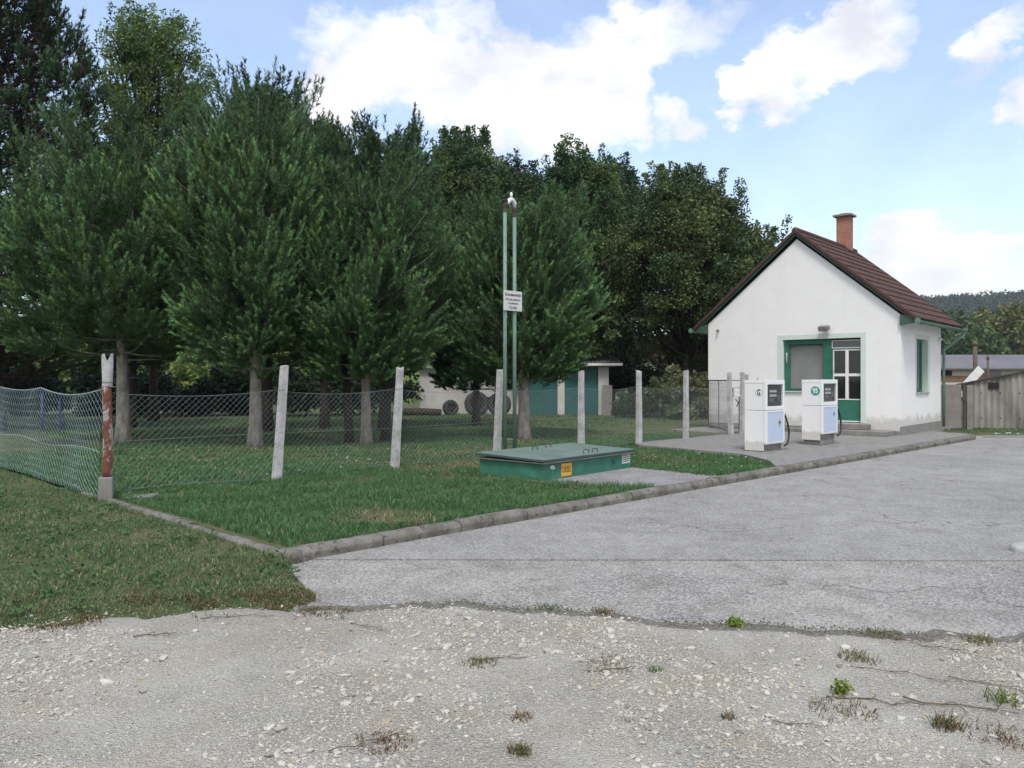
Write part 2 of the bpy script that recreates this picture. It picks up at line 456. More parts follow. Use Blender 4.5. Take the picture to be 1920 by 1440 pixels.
M['steel'] = worn('grey_steel', (.25, .25, .25), (.16, .16, .16), 12, .4, .45, .0005, False, .4)
M['rust'] = worn('rusty_iron', (.10, .07, .055), (.05, .04, .035), 14, .5, .8, .002)
# pumps
M['pump'] = worn('pump_white_enamel', (.80, .80, .81), (.72, .72, .72), 3, .5, .3, .0003)
t = NT('pump_enamel'); sp = t.N.new('ShaderNodeSeparateXYZ'); t.L.new(t.pos(False), sp.inputs[0]); n = t.noise(6, 6, .65, world=False); n2 = t.noise(2.5, 5, vec=t.mapping((1, 1, .15), world=False))
c = t.mix(t.ramp(n2, [(.35, .22), (.65, 0.0)]), (.80, .80, .81), (.62, .61, .58))
c = t.mix(t.ramp(t.math('SUBTRACT', sp.outputs[2], t.math('MULTIPLY', n, .35)), [(-.28, .6), (.04, 0.0)]), c, (.45, .42, .37))
t.color(c).rough(.35); M['pump'] = t.m
M['pump_blue'] = worn('pump_light_blue', (.50, .60, .76), (.46, .56, .72), 3, .5, .28, .0003)
t = NT('rubber'); t.color((.018, .018, .018)).rough(.55); M['rubber'] = t.m
t = NT('tyre_rubber'); t.color(t.mix(t.noise(9, 5), (.014, .014, .015), (.04, .04, .04))).rough(.8); M['tyre'] = t.m
t = NT('black_print'); t.color((.012, .012, .012)).rough(.6); M['black'] = t.m
t = NT('white_print'); t.color((.82, .84, .83)).rough(.5); M['white'] = t.m
t = NT('emerald_print'); t.color((.03, .30, .24)).rough(.5); M['emerald'] = t.m
t = NT('faded_green_print'); t.color((.014, .115, .075)).rough(.6); M['faded_green'] = t.m
t = NT('dark_green_print'); t.color((.006, .05, .035)).rough(.6); M['dark_green'] = t.m
t = NT('olive_label'); t.color(t.mix(t.noise(50, 3, world=False), (.26, .27, .17), (.36, .36, .25))).rough(.6); M['olive'] = t.m
t = NT('slate_label'); t.color((.13, .21, .30)).rough(.5); M['slate'] = t.m
M['sign'] = worn('sign_enamel', (.62, .64, .62), (.5, .5, .47), 8, .5, .5, .0005)
M['yellow'] = worn('yellow_plate', (.72, .40, .045), (.6, .34, .05), 9, .4, .5, .0005)
M['tank_green'] = worn('tank_green_paint', (.036, .175, .115), (.026, .12, .085), 5, .5, .55, .001, chip=(.07, .05, .038), chip_at=.64)
t = NT('weathered_lid'); n = t.noise(2.5, 6, .6, world=False); n2 = t.noise(35, 4, world=False)
t.color(t.mix(t.ramp(n, [(.3, 0.0), (.7, 1.0)]), (.105, .158, .135), (.172, .222, .198))).rough(.6).spec(.4); t.bump(n2, .0015); M['lid'] = t.m
M['lid_edge'] = worn('lid_edge_paint', (.05, .10, .085), (.035, .07, .06), 8, .4, .5, .001)
M['angle_iron'] = worn('angle_iron', (.20, .19, .175), (.10, .08, .07), 12, .5, .6, .001)
M['brick_red'] = worn('red_brick_edging', (.23, .085, .06), (.13, .06, .045), 14, .5, .9, .004)
M['pipe'] = worn('pale_green_pipe', (.155, .245, .20), (.12, .19, .16), 5, .4, .5, .0005, chip=(.10, .075, .06), chip_at=.63)
t = NT('galvanised'); t.color((.75, .75, .74)).rough(.35).metal(.35); M['galv'] = t.m
# fence
t = NT('post_concrete'); n = t.noise(5, 6, .65, world=False); n2 = t.noise(45, 4, .6, world=False)
c = t.mix(t.ramp(n, [(.35, 0.0), (.65, 1.0)]), (.34, .335, .34), (.53, .53, .55)); sp = t.N.new('ShaderNodeSeparateXYZ'); t.L.new(t.pos(False), sp.inputs[0])
lich = t.ramp(t.math('ADD', sp.outputs[2], t.math('MULTIPLY', n, .5)), [(1.0, 0.0), (1.0, 0.0)])
c = t.mix(t.ramp(n2, [(.56, 0.0), (.64, .6)]), c, (.24, .19, .09)); t.color(c).rough(.95).spec(.15); t.bump(n2, .006); M['post'] = t.m
t = NT('peeling_red_paint'); n = t.noise(9, 7, .7, vec=t.mapping((1, 1, .35), world=False)); sp = t.N.new('ShaderNodeSeparateXYZ'); t.L.new(t.pos(False), sp.inputs[0])
f_ = t.ramp(n, [(.50, 0.0), (.56, 1.0)])
c = t.mix(f_, (.15, .055, .036), (.40, .37, .34)); t.color(c).rough(.85); t.bump(f_, .004); M['red_post'] = t.m
t = NT('wire_steel'); t.color((.22, .25, .27)).rough(.5).metal(.2); M['wire'] = t.m
t = NT('netting_plastic'); t.color((.30, .42, .45)).rough(.5); M['net'] = t.m
t = NT('blue_plastic'); t.color((.022, .05, .15)).rough(.5); M['blue'] = t.m
# vegetation
M['needles'] = leaf_mat('pine_needles', (1, 1, 1), .12)
M['leaves'] = leaf_mat('leaves', (1, 1, 1), .28)
M['grass'] = leaf_mat('grass_blades', (1, 1, 1), .25)
t = NT('pine_bark'); n = t.noise(7, 6, .7, vec=t.mapping((1, 1, .45), world=False)); v = t.voronoi(9, vec=t.mapping((1, 1, .35), world=False))
t.color(t.mix(t.ramp(n, [(.35, 0.0), (.7, 1.0)]), (.17, .148, .128), (.46, .425, .385))).rough(.95); t.bump(t.math('ADD', n, v), .03); M['bark'] = t.m
M['dark_bark'] = worn('dark_bark', (.065, .05, .04), (.03, .025, .02), 8, .5, .95, .01)
M['twig'] = worn('dry_twig', (.17, .135, .10), (.08, .06, .045), 20, .5, .95, .001)
# shed, garage, far buildings
t = NT('asbestos_sheet'); n = t.noise(1.6, 6, .65, vec=t.mapping((1, 1, .3))); n2 = t.noise(20, 5)
t.color(t.mix(t.ramp(n, [(.38, 0.0), (.66, 1.0)]), (.15, .143, .13), (.33, .315, .285))).rough(.95); t.bump(n2, .004); M['asbestos'] = t.m
M['grey_sheet'] = worn('grey_sheet_metal', (.24, .23, .22), (.17, .15, .135), 3, .5, .7, .001)
M['garage_wall'] = worn('garage_plaster', (.60, .585, .56), (.45, .435, .41), 1.5, .5, .9, .006)
M['garage_door'] = worn('teal_door_paint', (.028, .13, .125), (.02, .09, .09), 2, .5, .5, .001)
M['roof_grey'] = worn('grey_roof_sheet', (.20, .20, .205), (.13, .13, .135), .6, .5, .8, .002)
M['far_roof'] = worn('far_roof_sheet', (.17, .165, .18), (.12, .115, .13), .3, .5, .85, .002)
M['cream'] = worn('cream_wall', (.55, .53, .48), (.42, .4, .36), .5, .5, .9, .002)
M['far_brick'] = worn('brick_wall', (.27, .15, .085), (.2, .11, .07), 3, .5, .9, .002)
M['wood_pole'] = worn('wood_pole', (.15, .11, .085), (.09, .07, .055), 6, .5, .9, .002)
M['dry'] = worn('dry_husk', (.30, .20, .10), None, 10, .5, .9, 0)


# ------------------------------------------------------------------ setting
def grid_obj(name, xs, ys, hfun, mat, mapfun=None, smooth=True, keep=None):
    X, Y = np.meshgrid(xs, ys)
    if mapfun is not None: WX, WY = mapfun(X, Y)
    else: WX, WY = X, Y
    Z = hfun(WX, WY)
    V = np.stack([WX.ravel(), WY.ravel(), Z.ravel()], 1)
    nx, ny = len(xs), len(ys)
    i = np.arange(nx * ny).reshape(ny, nx)
    F = np.stack([i[:-1, :-1].ravel(), i[:-1, 1:].ravel(), i[1:, 1:].ravel(), i[1:, :-1].ravel()], 1)
    if keep is not None:
        c = V[F].mean(1); F = F[keep(c)]
    return np_obj(name, V, F, mat, None, smooth)


def spaced(lo, hi, step, far, g=1.25):
    a = list(np.arange(lo, hi + 1e-6, step)); d = step
    while a[-1] < far: d *= g; a.append(a[-1] + d)
    d = step; b = []
    x = lo
    while x > -far: d *= g; x -= d; b.append(x)
    return np.array(b[::-1] + a)


EDGE_X = np.array([-12, -7, -5, -3.6, -3.0, -2.47, -1.38, -.6, .15, .79, 1.54, 2.4, 3.2, 5, 9, 14])
EDGE_Y = np.array([2.6, 3.6, 4.4, 5.0, 5.25, 5.5, 5.66, 5.62, 5.52, 5.32, 5.16, 5.06, 4.98, 4.86, 4.7, 4.6])


def gravel_edge(x, y=0):
    return np.interp(x, EDGE_X, EDGE_Y) + (fbm(np.asarray(x) * 1.7, np.zeros_like(x) + .5, 5, 4) - .5) * .45


def ground_h(x, y):
    return -.075 + 0 * x


struct(grid_obj('ground', spaced(-40, 40, 4, 3000), spaced(-20, 60, 4, 3000), ground_h, M['field']))


def lawn_h(x, y):
    s, t_ = to_st(x, y)
    h = .062 + (fbm(x * .5, y * .5, 3) - .5) * .05 + (fbm(x * 4, y * 4, 4) - .5) * .02
    h = h + .03 * np.exp(-t_ / .6)
    h = h - .22 * np.clip((s - 20.6) / .4, 0, 1) * (t_ < 9)
    return np.minimum(h, .105)


st_map = lambda a, b: (K[0] + a * E1[0] + b * E2[0], K[1] + a * E1[1] + b * E2[1])
lawn_ss = np.concatenate([np.arange(.05, 13, .12), np.arange(13, 60, .6)])
lawn_ts = np.concatenate([np.arange(.1, 8, .12), np.arange(8, 60, .6)])
struct(grid_obj('lawn', lawn_ss, lawn_ts, lawn_h, M['lawn'], st_map))


def verge_h(x, y):
    h = .03 + (fbm(x * .8, y * .8, 13) - .5) * .05 + (fbm(x * 5, y * 5, 14) - .5) * .02
    e = gravel_edge(x)
    s, t_ = to_st(x, y)
    k = np.clip((y - (e - .25)) / .5, 0, 1)
    k = k * np.where(t_ < .1, np.clip((.37 * t_ - s + .06 + (fbm(x * 6, y * 6, 15) - .5) * .3) / .14, 0, 1), 1)
    return h * k - .09 * (1 - k)


struct(grid_obj('grass_verge', np.arange(-26, .06, .1), np.concatenate([np.arange(-1.6, 9, .1), np.arange(9, 45, .8)]), verge_h, M['lawn'], st_map))


def flat_poly(name, pts, z, mat, thick=.12, sub=0):
    b = MB(); b.prism([(x, y, z - thick) for x, y in pts], (0, 0, thick)); return struct(b.build(name, mat))


# yard (beyond the seam), apron (in front of it)
yl = st(.0, -.02)
flat_poly('asphalt_yard', [(-1.86, 7.10), (60, 6.62), (60, 23.4), (14.6, 23.4), (14.2, 25.2), st(21.0, 1.2)[:2], st(20.4, .02)[:2], st(.02, .02)[:2]], 0, M['yard'])
flat_poly('asphalt_apron', [(-1.95, 6.85), (-1.62, 6.2), (-1.5, 5.3), (0, 5.1), (1.5, 4.75), (3.2, 4.55), (9, 4.3), (60, 4.1), (60, 6.59), (4.4, 7.025), (-1.80, 7.07)], -.006, M['apron'])
b = MB()
for i in range(60):
    x = -1.75 + i * .16
    y = 7.083 - (x + 1.86) * .00776
    a = random.uniform(0, .16)
    b.box(x, x + .16 + .001, y - .022 - random.uniform(0, .012), y + .004 + random.uniform(0, .01), -.05, -.012 + random.uniform(-.006, .002))
struct(b.build('seam_strip', M['seam']))


def gravel_h(x, y):
    e = gravel_edge(x)
    k = np.clip((e - y) / .22 + .35, 0, 1)
    h = .010 + (fbm(x * 1.1, y * 1.1, 21, 3) - .5) * .03 + (fbm(x * 9, y * 9, 22, 3) - .5) * .014
    return np.where(k > 0, h * k - .06 * (1 - k), -.06)


struct(grid_obj('gravel_lot', np.arange(-13, 13.01, .06), np.arange(-4, 6.3, .06), gravel_h, M['gravel']))


# kerbs: rounded concrete stones laid end to end
def kerb_run(mb, s0, s1, t0, w, ztop, zbot, step=1.0, along='s', rad=.05):
    s = s0; k = 0
    while s < s1 - .05:
        e = min(s + step, s1); dz = random.uniform(-.008, .008); dt = random.uniform(-.01, .01); g = .006
        prof = [(0, zbot), (-.012, ztop - rad), (rad * .3, ztop - rad * .25), (rad, ztop), (w - rad, ztop), (w, ztop - rad * .6), (w, zbot)]
        n = 6; rows = []
        for j in range(n + 1):
            q = s + g + (e - s - 2 * g) * j / n; sh = (1 if 0 < j < n else .985)
            for (a, z) in prof:
                jz = random.uniform(-.004, .004); ja = random.uniform(-.004, .004)
                aa = t0 + dt + a + ja; zz = z if z == zbot else z * sh + dz + jz
                rows.append(st(q, aa, zz) if along == 's' else st(aa, q, zz))
        m = len(prof)
        fs = [(j * m + i, j * m + (i + 1) % m, (j + 1) * m + (i + 1) % m, (j + 1) * m + i) for j in range(n) for i in range(m)]
        fs += [tuple(range(m)), tuple(range(n * m, n * m + m))[::-1]]
        mb.add(rows, fs); s = e


b = MB(); kerb_run(b, 0.0, 20.3, 0.0, .17, .115, -.1)
# rounded end by the house
for i in range(5):
    a0, a1 = R(-90 + 20 * i), R(-90 + 20 * (i + 1))
    c = (20.3, .75); r0, r1 = .58, .75
    for (ra, rb, z0, z1) in ((r0, r1, -.1, .10), ):
        p = [st(c[0] + rr * math.cos(aa), c[1] + rr * math.sin(aa)) for rr, aa in ((ra, a0), (rb, a0), (rb, a1), (ra, a1))]
        b.prism([(x, y, z0) for x, y, _ in p], (0, 0, z1 - z0 + .012))
struct(b.build('kerb', M['kerb'], smooth=False, bevel=.012))
b = MB(); kerb_run(b, 0.16, 5.6, -.02, .11, .07, -.1, 1.0, 't', .03)
struct(b.build('edging_kerb', M['kerb'], bevel=.01))
# rounded corner stone
b = MB(); b.tube([st(.02, .06, -.08), st(.02, .06, .09), st(.02, .06, .112)], [.12, .115, .07], 14)
struct(b.build('corner_kerb', M['kerb'], smooth=True))
# pale kerb nose at the right edge of the picture
b = MB()
pts = [(5.02 + .22 * math.cos(R(a)) * 1.6, 7.42 + .22 * math.sin(R(a))) for a in range(90, 271, 20)]
b.prism([(x, y, -.05) for x, y in pts] + [(9, 7.16, -.05), (9, 7.62, -.05)], (0, 0, .105))
struct(b.build('island_kerb', M['pale_concrete'], bevel=.04, seg=3))
# paved platform
PLAT = [(9.3, .15), (20.3, .15), (20.75, .35), (20.9, .75), (21.4, 1.45), (25, 1.6), (25, 7.2), (16.6, 7.2), (16.2, 5.0), (11.8, 4.95), (11.35, 4.5), (11.0, 1.75), (10.2, .75)]
flat_poly('paved_platform', [st(a, c)[:2] for a, c in PLAT], .115, M['paver'], .1)
flat_poly('gravelly_patch', [st(a, c)[:2] for a, c in [(5.0, 1.95), (5.25, 1.2), (5.75, .14), (7.55, .14), (7.62, 2.2), (5.2, 2.1)]], .094, M['patch'], .08)
# concrete strip by the kerb end and verge before the shed
flat_poly('concrete_strip', [(13.0, 21.95), (30, 21.6), (30, 22.9), (13.6, 22.9)], .012, M['concrete'], .1)
struct(grid_obj('shed_verge', np.arange(12.7, 34, .15), np.arange(22.3, 28, .15), lambda x, y: (.05 + (fbm(x * 2, y * 2, 31) - .5) * .05) * np.clip((y - 22.5) / .35, 0, 1) - .09 * (1 - np.clip((y - 22.5) / .35, 0, 1)) - .1 * np.clip((13.15 - x) / .3, 0, 1), M['lawn']))
# meadow bank beyond the trees, left
struct(grid_obj('meadow', np.arange(-140, -4, 3), np.arange(44, 150, 3), lambda x, y: np.clip((y - 46) / 60, 0, 1) ** 1.1 * 7 - .3 + (fbm(x * .1, y * .1, 41) - .5) * 1.5 * np.clip((y - 46) / 30, 0, 1), M['meadow']))


# far wooded hill
def hill_h(x, y):
    r = np.clip(1 - np.abs(y - 760) / 420, 0, 1); r = r * r * (3 - 2 * r)
    sx = np.clip((x - 60) / 300, 0, 1); sx = .25 + .75 * sx * sx * (3 - 2 * sx)
    return -2 + 70 * r * sx * (.9 + .2 * fbm(x * .006, y * .006, 51))


struct(grid_obj('hill', np.arange(-300, 1200, 25), np.arange(330, 1190, 20), hill_h, M['field']))


# ------------------------------------------------------------------ scattered blades, stones
def blades(name, P, H, Wd, lean, colr, mat):
    n = len(P); a = rng.uniform(0, 2 * math.pi, n); d = np.stack([np.cos(a), np.sin(a), 0 * a], 1)
    la = rng.uniform(0, 2 * math.pi, n); ld = np.stack([np.cos(la), np.sin(la), 0 * la], 1) * (lean * H)[:, None]
    up = np.array([0, 0, 1.0])
    m_ = P + ld * .35 + up * (H * .55)[:, None]; tp = P + ld + up * (H * (1 - .25 * lean))[:, None]
    w = (d * Wd[:, None])
    V = np.stack([P - w, P + w, m_ + w * .7, m_ - w * .7, tp], 1).reshape(-1, 3)
    i = np.arange(n) * 5
    F = np.concatenate([np.stack([i, i + 1, i + 2], 1), np.stack([i, i + 2, i + 3], 1), np.stack([i + 3, i + 2, i + 4], 1)])
    c = np.repeat(colr, 5, 0); c = c * np.tile(np.array([.7, .7, 1, 1, 1.1]), n)[:, None]
    return np_obj(name, V, F, mat, col=c)


def in_poly(px, py, poly):
    r = np.zeros(len(px), bool); j = len(poly) - 1
    for i in range(len(poly)):
        xi, yi = poly[i]; xj, yj = poly[j]
        cnd = ((yi > py) != (yj > py)) & (px < (xj - xi) * (py - yi) / (yj - yi + 1e-12) + xi)
        r ^= cnd; j = i
    return r


def grass_cols(x, y, dry):
    n = len(x)
    g = fbm(x * 1.3, y * 1.3, 61)[:, None]
    base = np.array([.058, .150, .056]) * (1 - g) + np.array([.105, .205, .078]) * g
    straw = np.array([.33, .30, .17]); brown = np.array([.19, .16, .10])
    k = (rng.random(n) < dry)
    c = np.where(k[:, None], np.where((rng.random(n) < .5)[:, None], straw, brown), base)
    return c * rng.uniform(.7, 1.3, n)[:, None]


def scatter_grass():
    Ps, Hs, Ws, Ls, Cs = [], [], [], [], []
    trunk = np.array([(-9.4, 19.2), (-5.81, 17.97), (-3.46, 18.87), (.2, 20.0), (-4.0, 20.5)])
    def put(x, y, zf, hmul, wmul, dens_noise=.35, dry0=.06):
        s, t_ = to_st(x, y)
        z = zf(x, y)
        cl = fbm(x * 2.2, y * 2.2, 71); patch = fbm(x * .7, y * .7, 72)
        keep = rng.random(len(x)) < np.clip((cl - dens_noise) * 4 + .6, .4, 1)
        dt = np.min(np.hypot(x[:, None] - trunk[:, 0], y[:, None] - trunk[:, 1]), 1)
        dry = dry0 + .75 * np.clip((patch - .62) * 5, 0, 1) + .5 * np.clip(1.1 - dt, 0, 1)
        band = np.exp(-((y - 16.6) / 1.5) ** 2) * (x < 1) * .15
        dry = np.clip(dry + band, 0, .95)
        h = (.055 + .10 * np.clip(cl - .3, 0, 1)) * rng.uniform(.6, 1.35, len(x)) * hmul * (1 - .35 * dry)
        x, y, z, h, dry = x[keep], y[keep], z[keep], h[keep], dry[keep]
        Ps.append(np.stack([x, y, z - .005], 1)); Hs.append(h); Ws.append(rng.uniform(.7, 1.3, len(x)) * wmul)
        Ls.append(rng.uniform(.2, .9, len(x))); Cs.append(grass_cols(x, y, dry))
    def lawn_pts(n, s0, s1, t0, t1):
        s = rng.uniform(s0, s1, n); t_ = rng.uniform(t0, t1, n)
        ok = ~in_poly(s, t_, PLAT) & ~in_poly(s, t_, [(5.2, 1.9), (5.35, 1.2), (5.85, .14), (7.4, .14), (7.5, 1.9)]) & ~((s > 5.1) & (s < 7.5) & (t_ > 1.75) & (t_ < 3.1)) & ~((s > 18.2) & (t_ > 1.2) & (t_ < 7.2))
        s, t_ = s[ok], t_[ok]
        return K[0] + s * E1[0] + t_ * E2[0], K[1] + s * E1[1] + t_ * E2[1]
    x, y = lawn_pts(105000, .12, 10.5, .16, 5.2); put(x, y, lawn_h, 1.1, .0046)
    x, y = lawn_pts(105000, 0, 15, 4.6, 13); put(x, y, lawn_h, .9, .0095, .2, .03)
    x, y = lawn_pts(9000, 9.2, 11.4, .16, 4.6); put(x, y, lawn_h, .7, .006, .3)
    x, y = lawn_pts(26000, 3, 26, 10, 24); put(x, y, lawn_h, 1.0, .014, .3)
    # left verge
    def vput(n, s0, s1, t0, t1, hm, wm, d0):
        s = rng.uniform(s0, s1, n); t_ = rng.uniform(t0, t1, n)
        x = K[0] + s * E1[0] + t_ * E2[0]; y = K[1] + s * E1[1] + t_ * E2[1]
        ok = (y > gravel_edge(x) - .10 + rng.normal(0, .09, n)) & (y < 22) & ((t_ > 0) & (s < -.02) | (s < .37 * t_ + .10 + rng.normal(0, .07, n)))
        x, y = x[ok], y[ok]
        put(x, y, verge_h, hm, wm, .38, d0)
    vput(110000, -4.5, .12, -1.6, 6.5, .58, .0038, .34)
    vput(26000, -9, -.02, 4, 12, .8, .006, .15)
    n = 30000; x = rng.uniform(-5.2, -1.0, n); y = gravel_edge(x) + rng.uniform(-.08, .5, n); s, t_ = to_st(x, y)
    ok = (s < .37 * np.minimum(t_, 0) - .02 + rng.normal(0, .04, n)); put(x[ok], y[ok], lambda a, c: np.maximum(verge_h(a, c), gravel_h(a, c)), .42, .0036, .2, .5)
    # shed verge
    n = 6000; x = rng.uniform(13.3, 22, n); y = rng.uniform(22.9, 26.5, n)
    put(x, y, lambda a, c: .05 + 0 * a, .9, .009, .3, .2)
    P = np.concatenate(Ps); H = np.concatenate(Hs); Wd = np.concatenate(Ws); L_ = np.concatenate(Ls); C = np.concatenate(Cs)
    struct(blades('grass', P, H, Wd, L_, C, M['grass']), 'stuff')


scatter_grass()


def ico():
    bm = bmesh.new(); bmesh.ops.create_icosphere(bm, subdivisions=1, radius=1)
    V = np.array([v.co[:] for v in bm.verts]); F = np.array([[v.index for v in f.verts] for f in bm.faces]); bm.free(); return V, F


ICO_V, ICO_F = ico()


def scatter_stones(name, x, y, z, size, cols):
    n = len(x); nv = len(ICO_V)
    V = ICO_V[None] * rng.uniform(.65, 1.2, (n, nv, 1)) * np.stack([rng.uniform(.8, 1.3, n), rng.uniform(.6, 1.0, n), rng.uniform(.28, .6, n)], 1)[:, None] * size[:, None, None]
    a = rng.uniform(0, 6.28, n); ca, sa = np.cos(a)[:, None], np.sin(a)[:, None]
    X = V[..., 0] * ca - V[..., 1] * sa + x[:, None]; Y = V[..., 0] * sa + V[..., 1] * ca + y[:, None]
    tl = rng.normal(0, .18, n)[:, None]
    Z = V[..., 2] + V[..., 0] * tl + (z + size * .12)[:, None]
    VV = np.stack([X, Y, Z], -1).reshape(-1, 3)
    F = (ICO_F[None] + (np.arange(n) * nv)[:, None, None]).reshape(-1, 3)
    return np_obj(name, VV, F, M['stone'], col=np.repeat(cols, nv, 0))


def gravel_stones():
    def pts(n, y0, y1, edge=0.0):
        y = rng.uniform(y0, y1, n); x = rng.uniform(-1, 1, n) * (y * .72 + .9)
        ok = y < gravel_edge(x) + edge + rng.normal(0, .06, n) * np.where(x < -1.3, 3.2, 1.0)
        x, y = x[ok], y[ok]
        d = fbm(x * 1.4, y * 1.4, 81)
        k = rng.random(len(x)) < np.clip((d - .40) * 4.5, .10, 1)
        return x[k], y[k]
    X, Y, Sz = [], [], []
    for n, lo, hi in ((70000, .003, .008), (22000, .007, .014), (4200, .013, .024), (520, .022, .042)):
        x, y = pts(n, 2.4, 5.8)
        X.append(x); Y.append(y); Sz.append(lo + (hi - lo) * rng.random(len(x)) ** 2)
    x = np.concatenate(X); y = np.concatenate(Y); s = np.concatenate(Sz)
    z = np.maximum(np.maximum(gravel_h(x, y), -.008), np.where(x < -1.2, verge_h(x, y), -1))
    v = rng.beta(2.2, 1.6, len(x))[:, None]
    c = np.array([.31, .293, .25]) * (1 - v) + np.array([.56, .54, .48]) * v
    warm = rng.random(len(x)) < .06
    c[warm] *= np.array([.95, .85, .72]); dk = rng.random(len(x)) < .05; c[dk] *= .5
    struct(scatter_stones('gravel_stones', x, y, z, s, c), 'stuff')
    # loose chippings strayed over the asphalt and along the kerb
    n = 7000; x = rng.uniform(-2, 9, n); y = rng.uniform(5.0, 16, n); s_, t_ = to_st(x, y)
    ok = (t_ < -.02) & (y > gravel_edge(x)) & (rng.random(n) < np.exp(-np.minimum(np.abs(t_) / .5, np.abs(y - gravel_edge(x)) / .5)) + .12)
    x, y = x[ok], y[ok]
    struct(scatter_stones('chippings', x, y, np.where(y > 7.1, 0.0, -.006), .003 + .008 * rng.random(len(x)) ** 2, np.full((len(x), 3), .5) * rng.uniform(.6, 1.2, (len(x), 1))), 'stuff')


gravel_stones()
n = 34; sx = rng.uniform(13.9, 22, n)
struct(scatter_stones('border_stones', sx, 22.95 + rng.normal(0, .06, n), np.full(n, .03), rng.uniform(.05, .14, n), np.full((n, 3), .5) * rng.uniform(.7, 1.1, (n, 1))), 'stuff')


# ------------------------------------------------------------------ trees
def unit(v): return v / (np.linalg.norm(v, axis=-1, keepdims=True) + 1e-9)


def needle_shoots(B, D, Ln, nn, nl, nw, cols, tipmul=1.5, fwd=.55):
    """bottle-brush shoots: B bases, D directions, Ln lengths"""
    n = len(B)
    q = rng.random((n, nn)) ** .8
    rd = rng.normal(size=(n, nn, 3)); rd -= (rd * D[:, None]).sum(-1, keepdims=True) * D[:, None]; rd = unit(rd)
    p = B[:, None] + D[:, None] * (Ln[:, None] * q)[..., None]
    fw = fwd + .75 * q[..., None] ** 3
    nd = unit(D[:, None] * fw + rd * .85 + np.array([0, 0, .12]))
    l = nl * rng.uniform(.75, 1.2, (n, nn, 1)) * (1 - .25 * q[..., None])
    sd_ = unit(np.cross(nd, rng.normal(size=(n, nn, 3))))
    w = nw * sd_
    V = np.stack([p - w, p + w, p + nd * l], 2).reshape(-1, 3)
    F = np.arange(n * nn * 3).reshape(-1, 3)
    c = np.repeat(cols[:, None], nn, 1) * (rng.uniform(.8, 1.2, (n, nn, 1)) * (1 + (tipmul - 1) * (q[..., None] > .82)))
    c = np.repeat(c.reshape(-1, 3), 3, 0)
    return V, F, c


def trunk_mesh(mb, H, r0, lean=(0, 0), flare=1.35, top=.02, n=10, wob=.05):
    k = 14; pts = []; rr = []
    for i in range(k):
        q = i / (k - 1)
        pts.append((lean[0] * q + wob * math.sin(q * 7 + r0 * 50) * q, lean[1] * q + wob * math.cos(q * 5.5) * q, -.05 + (H + .05) * q))
        rr.append(max(top, r0 * (1 - q) ** .8 * (1 + (flare - 1) * max(0, 1 - q * 14))))
    mb.tube(pts, rr, n)
    return pts


